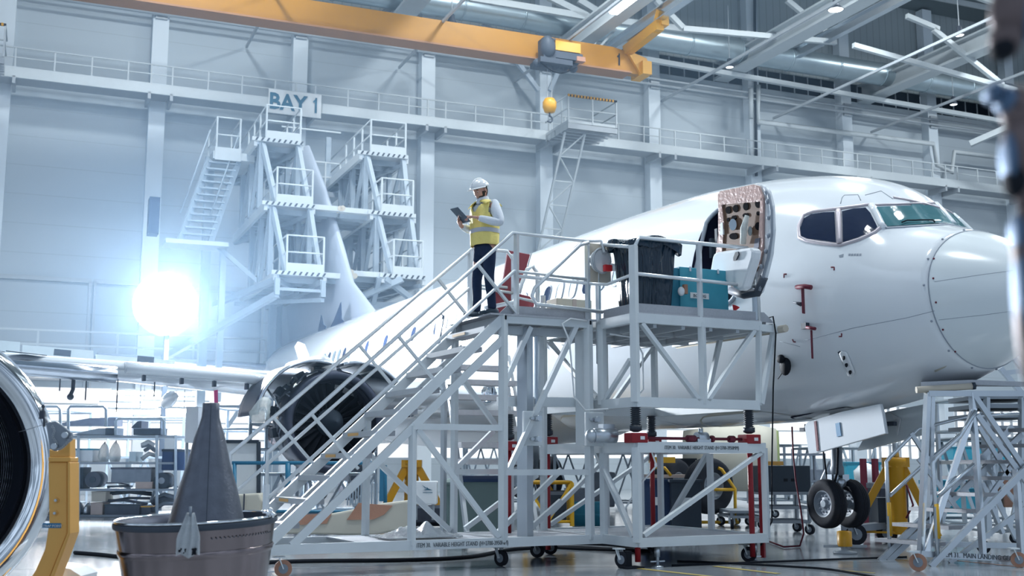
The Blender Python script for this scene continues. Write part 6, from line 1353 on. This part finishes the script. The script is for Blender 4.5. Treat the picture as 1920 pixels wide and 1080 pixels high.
# pink streamer and white bag under the wing
o = MB().prism([ony(u, v, 24) for u, v in [(401, 732), (408, 731), (409, 790), (404, 800), (402, 760)]], (0, .02, 0)).build('pink_streamer', mat('pink', (.75, .06, .25), .5)); tag(o, 'pink warning streamer hanging from the wing above the cone tip', 'streamer')
c_ = ony(483, 792, 22.3); o = MB().loft([[c_ + V((.19 * q * math.cos(a) * (1 + .2 * math.sin(3 * a + z * 9)) + .12 * z, .12 * q * math.sin(a), .48 * z)) for a in [2 * PI * k / 20 for k in range(20)]] for q, z in ((.5, 0), (.95, .15), (1, .4), (.8, .65), (.7, .85), (.25, 1))]).build('white_cloth_bag', 'cloth_bag'); tag(o, 'white cloth bag hanging below the engine cowl', 'bag')
p = ony(355, 790, 26); t = thing('white_post_cabinet', 'white upright cabinet standing just left of the cone tip', 'cabinet', (p.x, 26, 0)); PB(t, 'body', 'helmet', 346, 762, 372, 830, 26, .6, bevel=.01); PT(t, 'leg', 'grey_steel', [(350, 830), (350, 962)], .04, 26.1); PT(t, 'leg', 'grey_steel', [(368, 830), (368, 962)], .04, 26.1)
# generic white access stands in the background
def access(lab, u0, u1, vt, Y, depth=1.6, m='dock_steel', rise=.0, n=3, group=None, rz=0.):
    a, b = ony(u0, vt, Y), ony(u1, vt, Y); zt = a.z; w_ = b.x - a.x; t = thing('access_platform', lab, 'platform', ((a.x + b.x) / 2, Y + depth / 2, 0), rz, group); zd_ = zt - 1.05 if zt > 1.9 else zt
    for sx in (-1, 1):
        for sy in (-1, 1): MB().bar((sx * w_ / 2, sy * depth / 2, .1), (sx * w_ / 2, sy * depth / 2, zt), .06).build('post', m, t)
    MB().box((0, 0, zd_), (w_, depth, .06)).build('deck', m, t)
    for z in (zt, (zt + zd_) / 2, .18):
        mb = MB(); mb.path([(-w_ / 2, -depth / 2, z), (w_ / 2, -depth / 2, z), (w_ / 2, depth / 2, z), (-w_ / 2, depth / 2, z)], .03, 6, closed=True); mb.build('rail', m, t)
    for k in range(n):
        x0 = -w_ / 2 + w_ * k / n; x1 = x0 + w_ / n; MB().bar((x0, -depth / 2, .2 if k % 2 else zd_), (x1, -depth / 2, zd_ if k % 2 else .2), .05).build('diagonal_brace', m, t); MB().bar((x0, depth / 2, zd_ if k % 2 else .2), (x1, depth / 2, .2 if k % 2 else zd_), .05).build('diagonal_brace', m, t)
    return t
access('white railed platform right behind the cone tip', 392, 470, 762, 27, 1.8)
access('white railed platform under the engine, left of the stair', 470, 560, 795, 24.5, 1.6)
access('low white railed platform behind the rack', 205, 345, 783, 31, 1.6, n=4)
access('low white railed platform at the far left behind the inlet', 20, 130, 770, 31, 1.6)
access('white railed platform under the engine behind the middle of the stair', 575, 690, 800, 26, 1.6)
access('wide white platform far behind, below the wing root', 870, 1010, 838, 33, 2, n=5)
access('wide white platform far behind, between the spare wheels and the crate', 1400, 1500, 835, 34, 2, n=4)
access('white platform far behind the nose gear', 1520, 1640, 840, 31, 2, n=4)
access('white platform far behind the stand base', 1040, 1200, 850, 32, 2, n=5)
for lab, u0, u1, v0, v1, Y, m in (('dark parts table far under the belly, left of the main wheels', 760, 850, 960, 985, 23, 'junk_dark'), ('dark parts chest on the floor beneath the case', 775, 840, 948, 978, 22.6, 'junk_dark'), ('dark crate behind the stand beside the green barrels', 1020, 1060, 920, 975, 22, 'charcoal'), ('grey machine low behind the middle of the stand', 1060, 1105, 915, 970, 24, 'junk_mid'), ('pale crate far behind the wheels', 1100, 1150, 885, 950, 30, 'junk_mid'), ('orange pallet load behind the right ladder', 1868, 1915, 885, 950, 22, 'kraft'), ('dark engine part cart behind the yellow jack', 1640, 1690, 905, 985, 20.5, 'junk_dark'), ('grey long bench far below the nose', 1480, 1560, 880, 905, 30, 'junk_mid')):
    item('workshop_crate', lab, 'crate', m, u0, v0, u1, v1, Y, .7, m2='junk_mid')
for i, (u, lab) in enumerate(((1092, 'green gas barrel behind the stand, left of the pair'), (1122, 'green gas barrel behind the stand, right of the pair'))):
    p = onz(u, 985, 0); t = thing('green_barrel', lab, 'barrel', (p.x, p.y, 0)); MB().lathe([(0, 0), (.2, 0), (.2, .45), (.19, .47), (0, .47)], n=20).build('drum', 'teal_side', t); MB().lathe([(.205, .2), (.21, .22), (.205, .24)], n=20).build('hoop', 'teal_side', t)
access('yellow based railed trolley behind the stand uprights', 985, 1072, 905, 21.5, 1.2, 'yellow_rail', n=2)
# ================================================================ RIGHT STAIR STAND (stairs climb to the right, deck under the nose)
Yr = 14.4
rl = thing('ladder_stand', 'aluminium wheeled stair stand with a small deck under the aircraft nose', 'stand', (5.6, 15, 0))
def RT(nm, m, L, r=.03, sq=True, Y=Yr): return PT(rl, nm, m, L, r, Y, sq=sq)
for L in ([(1739, 736), (1726, 1040)], [(1747, 736, .9), (1742, 1030, .9)], [(1822, 736), (1843, 1040)], [(1826, 765), (1737, 1036)], [(1905, 880), (1915, 1045)]): RT('leg', 'bright_alu', L, .032)
for L in ([(1826, 740), (1925, 885)], [(1832, 778), (1925, 905)]): RT('handrail', 'alu', L, .03)
RT('base_beam', 'alu', [(1712, 1037), (1920, 1050)], .035); RT('base_beam', 'alu', [(1765, 1020, 1.1), (1925, 1024, 1.1)], .035)
RT('deck_beam', 'alu', [(1740, 738), (1925, 738)], .035); RT('deck_beam', 'alu', [(1740, 738), (1742, 738, .9)], .03)
B('deck_plate', 'plate', lambda mb: mb.prism([ony(1727, 716, Yr), ony(1824, 712, Yr), ony(1925, 716, Yr), ony(1925, 716, Yr + 1.2), ony(1727, 716, Yr + 1.2)], (0, 0, -.06)), rl, world=True)
RT('rubber_bumper', 'cardboard', [(1718, 731), (1826, 724)], .045, False); RT('bumper_cap', 'charcoal', [(1822, 724), (1828, 723.6)], .05, False)
c0_, c1_ = (1680, 1016), (1905, 806)
for k in range(8):
    f = k / 7; u, v = c0_[0] + 25 + (c1_[0] - c0_[0]) * f, c0_[1] + (c1_[1] - c0_[1]) * f; p = ony(u, v, 15.1)
    B('stair_tread', 'tread', lambda mb: mb.box(p, (.24, 1.0, .045), Matrix.Rotation(.42, 3, 'Z')), rl, world=True)
for L in ([(1650, 1052, .9), (1898, 800, .9)], [(1745, 1062, -.1), (1930, 872, -.1)], [(1665, 1052, .9), (1915, 815, .9)]): RT('stringer', 'alu', L, .035)
for L in ([(1668, 1030, .9), (1662, 866, .9), (1668, 858, .9), (1722, 804, .9), (1810, 782, .9), (1910, 775, .9)], [(1758, 1045, -.1), (1750, 868, -.1), (1756, 858, -.1), (1800, 818, -.1), (1830, 770, -.1)], [(1668, 930, .9), (1735, 868, .9), (1830, 790, .9)], [(1760, 930, -.1), (1826, 870, -.1)]): RT('handrail', 'bright_alu', L, .026, False)
for L in ([(1666, 942, .9), (1669, 1005, .9)], [(1755, 945, -.1), (1759, 1010, -.1)]): RT('yellow_sleeve', 'yellow_rail', L, .032, False)
for L in ([(1708, 812, .9), (1745, 868, .9)], [(1722, 860, .5), (1800, 960, .5)], [(1835, 800, .6), (1920, 940, .6)], [(1850, 900, .8), (1905, 1010, .8)], [(1905, 860, .6), (1835, 960, .6)], [(1845, 870, .9), (1920, 960, .9)], [(1925, 950, .4), (1780, 1055, .4)], [(1840, 905, .9), (1880, 1000, 1)]): RT('diagonal_brace', 'alu', L, .026)
def CP(u, v, r=.09, m='rubber'):
    p = AIRP = onz(u, v, 0); q = world_of(rl).inverted() @ V((p.x, p.y, 0)); caster(q.x, q.y, rl, r=r, m=m, yaw=.3)
CP(1722, 1071, .1, 'kraft'); CP(1911, 1064, .09, 'kraft'); CP(1845, 1038, .09); CP(1905, 1020, .09)
put_text('stencil', 'ITEM 31.  MAIN LANDING GEAR STAND (A/C A320/737)', .085, 'ink', ony(1765, 1043.5, Yr - .04), ony(1900, 1051, Yr) - ony(1765, 1043, Yr), rl, align='LEFT', sx=.75)
access('grey beamed dock behind the right stair stand', 1840, 1950, 742, 18.5, 2.0, 'alu', n=3); access('second grey dock further behind the right stair stand', 1800, 1960, 822, 21, 2.0, 'dock_steel', n=4)
t = thing('nose_dock', 'grey perforated dock beams beneath the aircraft nose at the right edge', 'dock', (8.2, 17, 0))
for v in (745, 762, 780, 803): PB(t, 'beam', 'hub_grey', 1835, v - 5, 1960, v + 3, 17.2, 1.2)
for L in ([(1875, 690), (1935, 760)], [(1900, 670), (1935, 715)], [(1880, 700), (1960, 690)], [(1850, 745), (1850, 1010)], [(1915, 745), (1915, 1010)]): PT(t, 'strut', 'alu', L, .035, 17.2, sq=True)
# ================================================================ FLOOR MARKS AND CABLES
def fl_line(L, w, m, nm, z=.004, kind='structure'):
    mb = MB(); P = [onz(u, v, 0) for u, v in L]
    for a, b in zip(P, P[1:]): d = (b - a).normalized(); n_ = V((-d.y, d.x, 0)) * w / 2; mb.add([a - n_ + V((0, 0, z)), b - n_ + V((0, 0, z)), b + n_ + V((0, 0, z)), a + n_ + V((0, 0, z))], [(0, 1, 2, 3)])
    o = mb.build(nm, m); o['kind'] = kind; return o
fl_line([(1195, 1066), (1340, 1082)], .10, 'line_yellow', 'floor_marking'); fl_line([(1340, 1062), (1460, 1076)], .10, 'line_yellow', 'floor_marking'); fl_line([(1430, 1058), (1640, 1075)], .06, 'line_yellow', 'floor_marking')
fl_line([(-200, 1068), (1200, 1063), (1960, 1048)], .015, 'line_dark', 'floor_joint'); fl_line([(1780, 1050), (1960, 1068)], .05, 'kraft', 'floor_marking')
def hose(nm, lab, L, r, m='black', z=None):
    P = [onz(u, v, z or r) for u, v in L]; mb = MB(); Q = []
    for i in range(len(P) - 1):
        p0, p1, p2, p3 = P[max(i - 1, 0)], P[i], P[i + 1], P[min(i + 2, len(P) - 1)]
        for k in range(6): t_ = k / 6; Q.append(.5 * ((2 * p1) + (p2 - p0) * t_ + (2 * p0 - 5 * p1 + 4 * p2 - p3) * t_ * t_ + (3 * p1 - p0 - 3 * p2 + p3) * t_ ** 3))
    Q.append(P[-1]); o = mb.path(Q, r, 8).build(nm, m); return tag(o, lab, 'hose' if 'hose' in nm else 'cable')
hose('air_hose', 'thick black hose curving along the floor under the stair stand', [(380, 1060), (560, 1052), (750, 1050), (880, 1044), (960, 1030), (1060, 1026), (1150, 1030), (1220, 1033)], .025)
hose('air_hose', 'black hose lying in a long loop behind the stair casters', [(1000, 1024), (1090, 1029), (1190, 1031), (1150, 1022), (1050, 1018)], .02)
hose('air_hose', 'black hose on the floor left of the nozzle', [(140, 1036), (190, 1040), (240, 1045), (290, 1046)], .025)
hose('power_cable', 'thin black cable snaking across the floor below the nose wheels', [(1270, 1052), (1350, 1055), (1480, 1062), (1560, 1068), (1660, 1085)], .012); hose('power_cable', 'thin black cable running right past the nose wheels', [(1260, 1060), (1420, 1054), (1580, 1048), (1700, 1044)], .012)
P = [ony(1485, 800, 17.5), ony(1487, 850, 17.5), ony(1492, 900, 17.3), ony(1502, 960, 17.2), ony(1507, 1000, 17.0)]
P += [V((p.x, p.y, .02)) for p in (onz(1500, 1026, 0), onz(1470, 1028, 0), onz(1435, 1015, 0))]
o = MB().path(P, .013, 6).build('hanging_cable', 'maroon'); tag(o, 'dark cable hanging from the fuselage in front of the black crate', 'cable')
# ================================================================ CAMERA, LIGHT, WORLD
cd = bpy.data.cameras.new('camera'); cam = bpy.data.objects.new('camera', cd); C.objects.link(cam)
cam.location = EYE; cam.rotation_euler = (PI / 2 + TILT, 0, 0); cd.sensor_width = 36; cd.lens = FP * 36 / 1920; cd.clip_end = 500
cd.dof.use_dof = True; cd.dof.focus_distance = 14.2; cd.dof.aperture_fstop = 3.2
bpy.context.scene.camera = cam
sc = bpy.context.scene
w = bpy.data.worlds.new('w'); sc.world = w; w.use_nodes = True; bg = w.node_tree.nodes['Background']; bg.inputs[0].default_value = (.60, .77, 1, 1); bg.inputs[1].default_value = 1.0
nt = w.node_tree; tc = nt.nodes.new('ShaderNodeTexCoord'); no = nt.nodes.new('ShaderNodeTexNoise'); no.inputs['Scale'].default_value = 5.5; no.inputs['Detail'].default_value = 1.5
rp = nt.nodes.new('ShaderNodeValToRGB'); rp.color_ramp.elements[0].position = .40; rp.color_ramp.elements[0].color = (.16, .22, .30, 1); rp.color_ramp.elements[1].position = .62; rp.color_ramp.elements[1].color = (.80, .98, 1.22, 1)  # bright and dark patches added to the world to enliven metal reflections
nt.links.new(tc.outputs['Generated'], no.inputs['Vector']); nt.links.new(no.outputs['Fac'], rp.inputs['Fac']); nt.links.new(rp.outputs['Color'], bg.inputs[0])
def area(P, size, power, col=(.90, .97, 1), to=None, sy=None):
    l = bpy.data.lights.new('light', 'AREA'); l.energy = power; l.size = size; l.color = col
    if sy: l.shape = 'RECTANGLE'; l.size_y = sy
    else: l.shape = 'DISK'
    o = bpy.data.objects.new('light', l); C.objects.link(o); o.location = P
    if to is not None: o.rotation_euler = (V(to) - V(P)).to_track_quat('-Z', 'Y').to_euler()
    return o
for s in (-12, 2, 16, 30):
    for d in (12, 26, 40):
        P = W(s, d, 24.5); area(P, 2.2, 2000 if d > 12 else 1500)
fl = area(fp + ax * .12, 1.6, 9000, (.85, .92, 1), fp + ax * 5 + V((.0, 0, 0)))
pl_ = bpy.data.lights.new('light', 'POINT'); pl_.energy = 3200; pl_.shadow_soft_size = .5; pl_.color = (.85, .92, 1); po_ = bpy.data.objects.new('light', pl_); C.objects.link(po_); po_.location = fp + ax * .75
area(W(-9, 1.2, 3.9), 14, 500, (1, .93, .88), W(-9, 8, 1), .4)
sc.view_settings.view_transform = 'Standard'; sc.view_settings.look = 'None'; sc.view_settings.gamma = 1; sc.view_settings.exposure = -0.1
sc.view_settings.use_curve_mapping = False
sc.cycles.use_denoising = True; sc.cycles.max_bounces = 6; sc.cycles.diffuse_bounces = 3; sc.cycles.glossy_bounces = 3; sc.cycles.transparent_max_bounces = 8
sc.cycles.sample_clamp_indirect = 6; sc.cycles.caustics_reflective = False; sc.cycles.caustics_refractive = False

hm_ = bpy.data.materials.new('haze_air'); hm_.use_nodes = True; nt = hm_.node_tree; nt.nodes.remove(nt.nodes['Principled BSDF'])
vs_ = nt.nodes.new('ShaderNodeVolumeScatter'); vs_.inputs['Color'].default_value = (.45, .70, 1, 1); vs_.inputs['Density'].default_value = .0026; vs_.inputs['Anisotropy'].default_value = .35
nt.links.new(vs_.outputs[0], nt.nodes['Material Output'].inputs['Volume']); MT['haze_air'] = hm_
hz_ = MB().box((-10, 32, 8.5), (36, 26, 16.6)).build('haze', 'haze_air'); tag(hz_, 'thin bluish haze hanging in the air around the floodlight', 'haze', None, 'stuff')
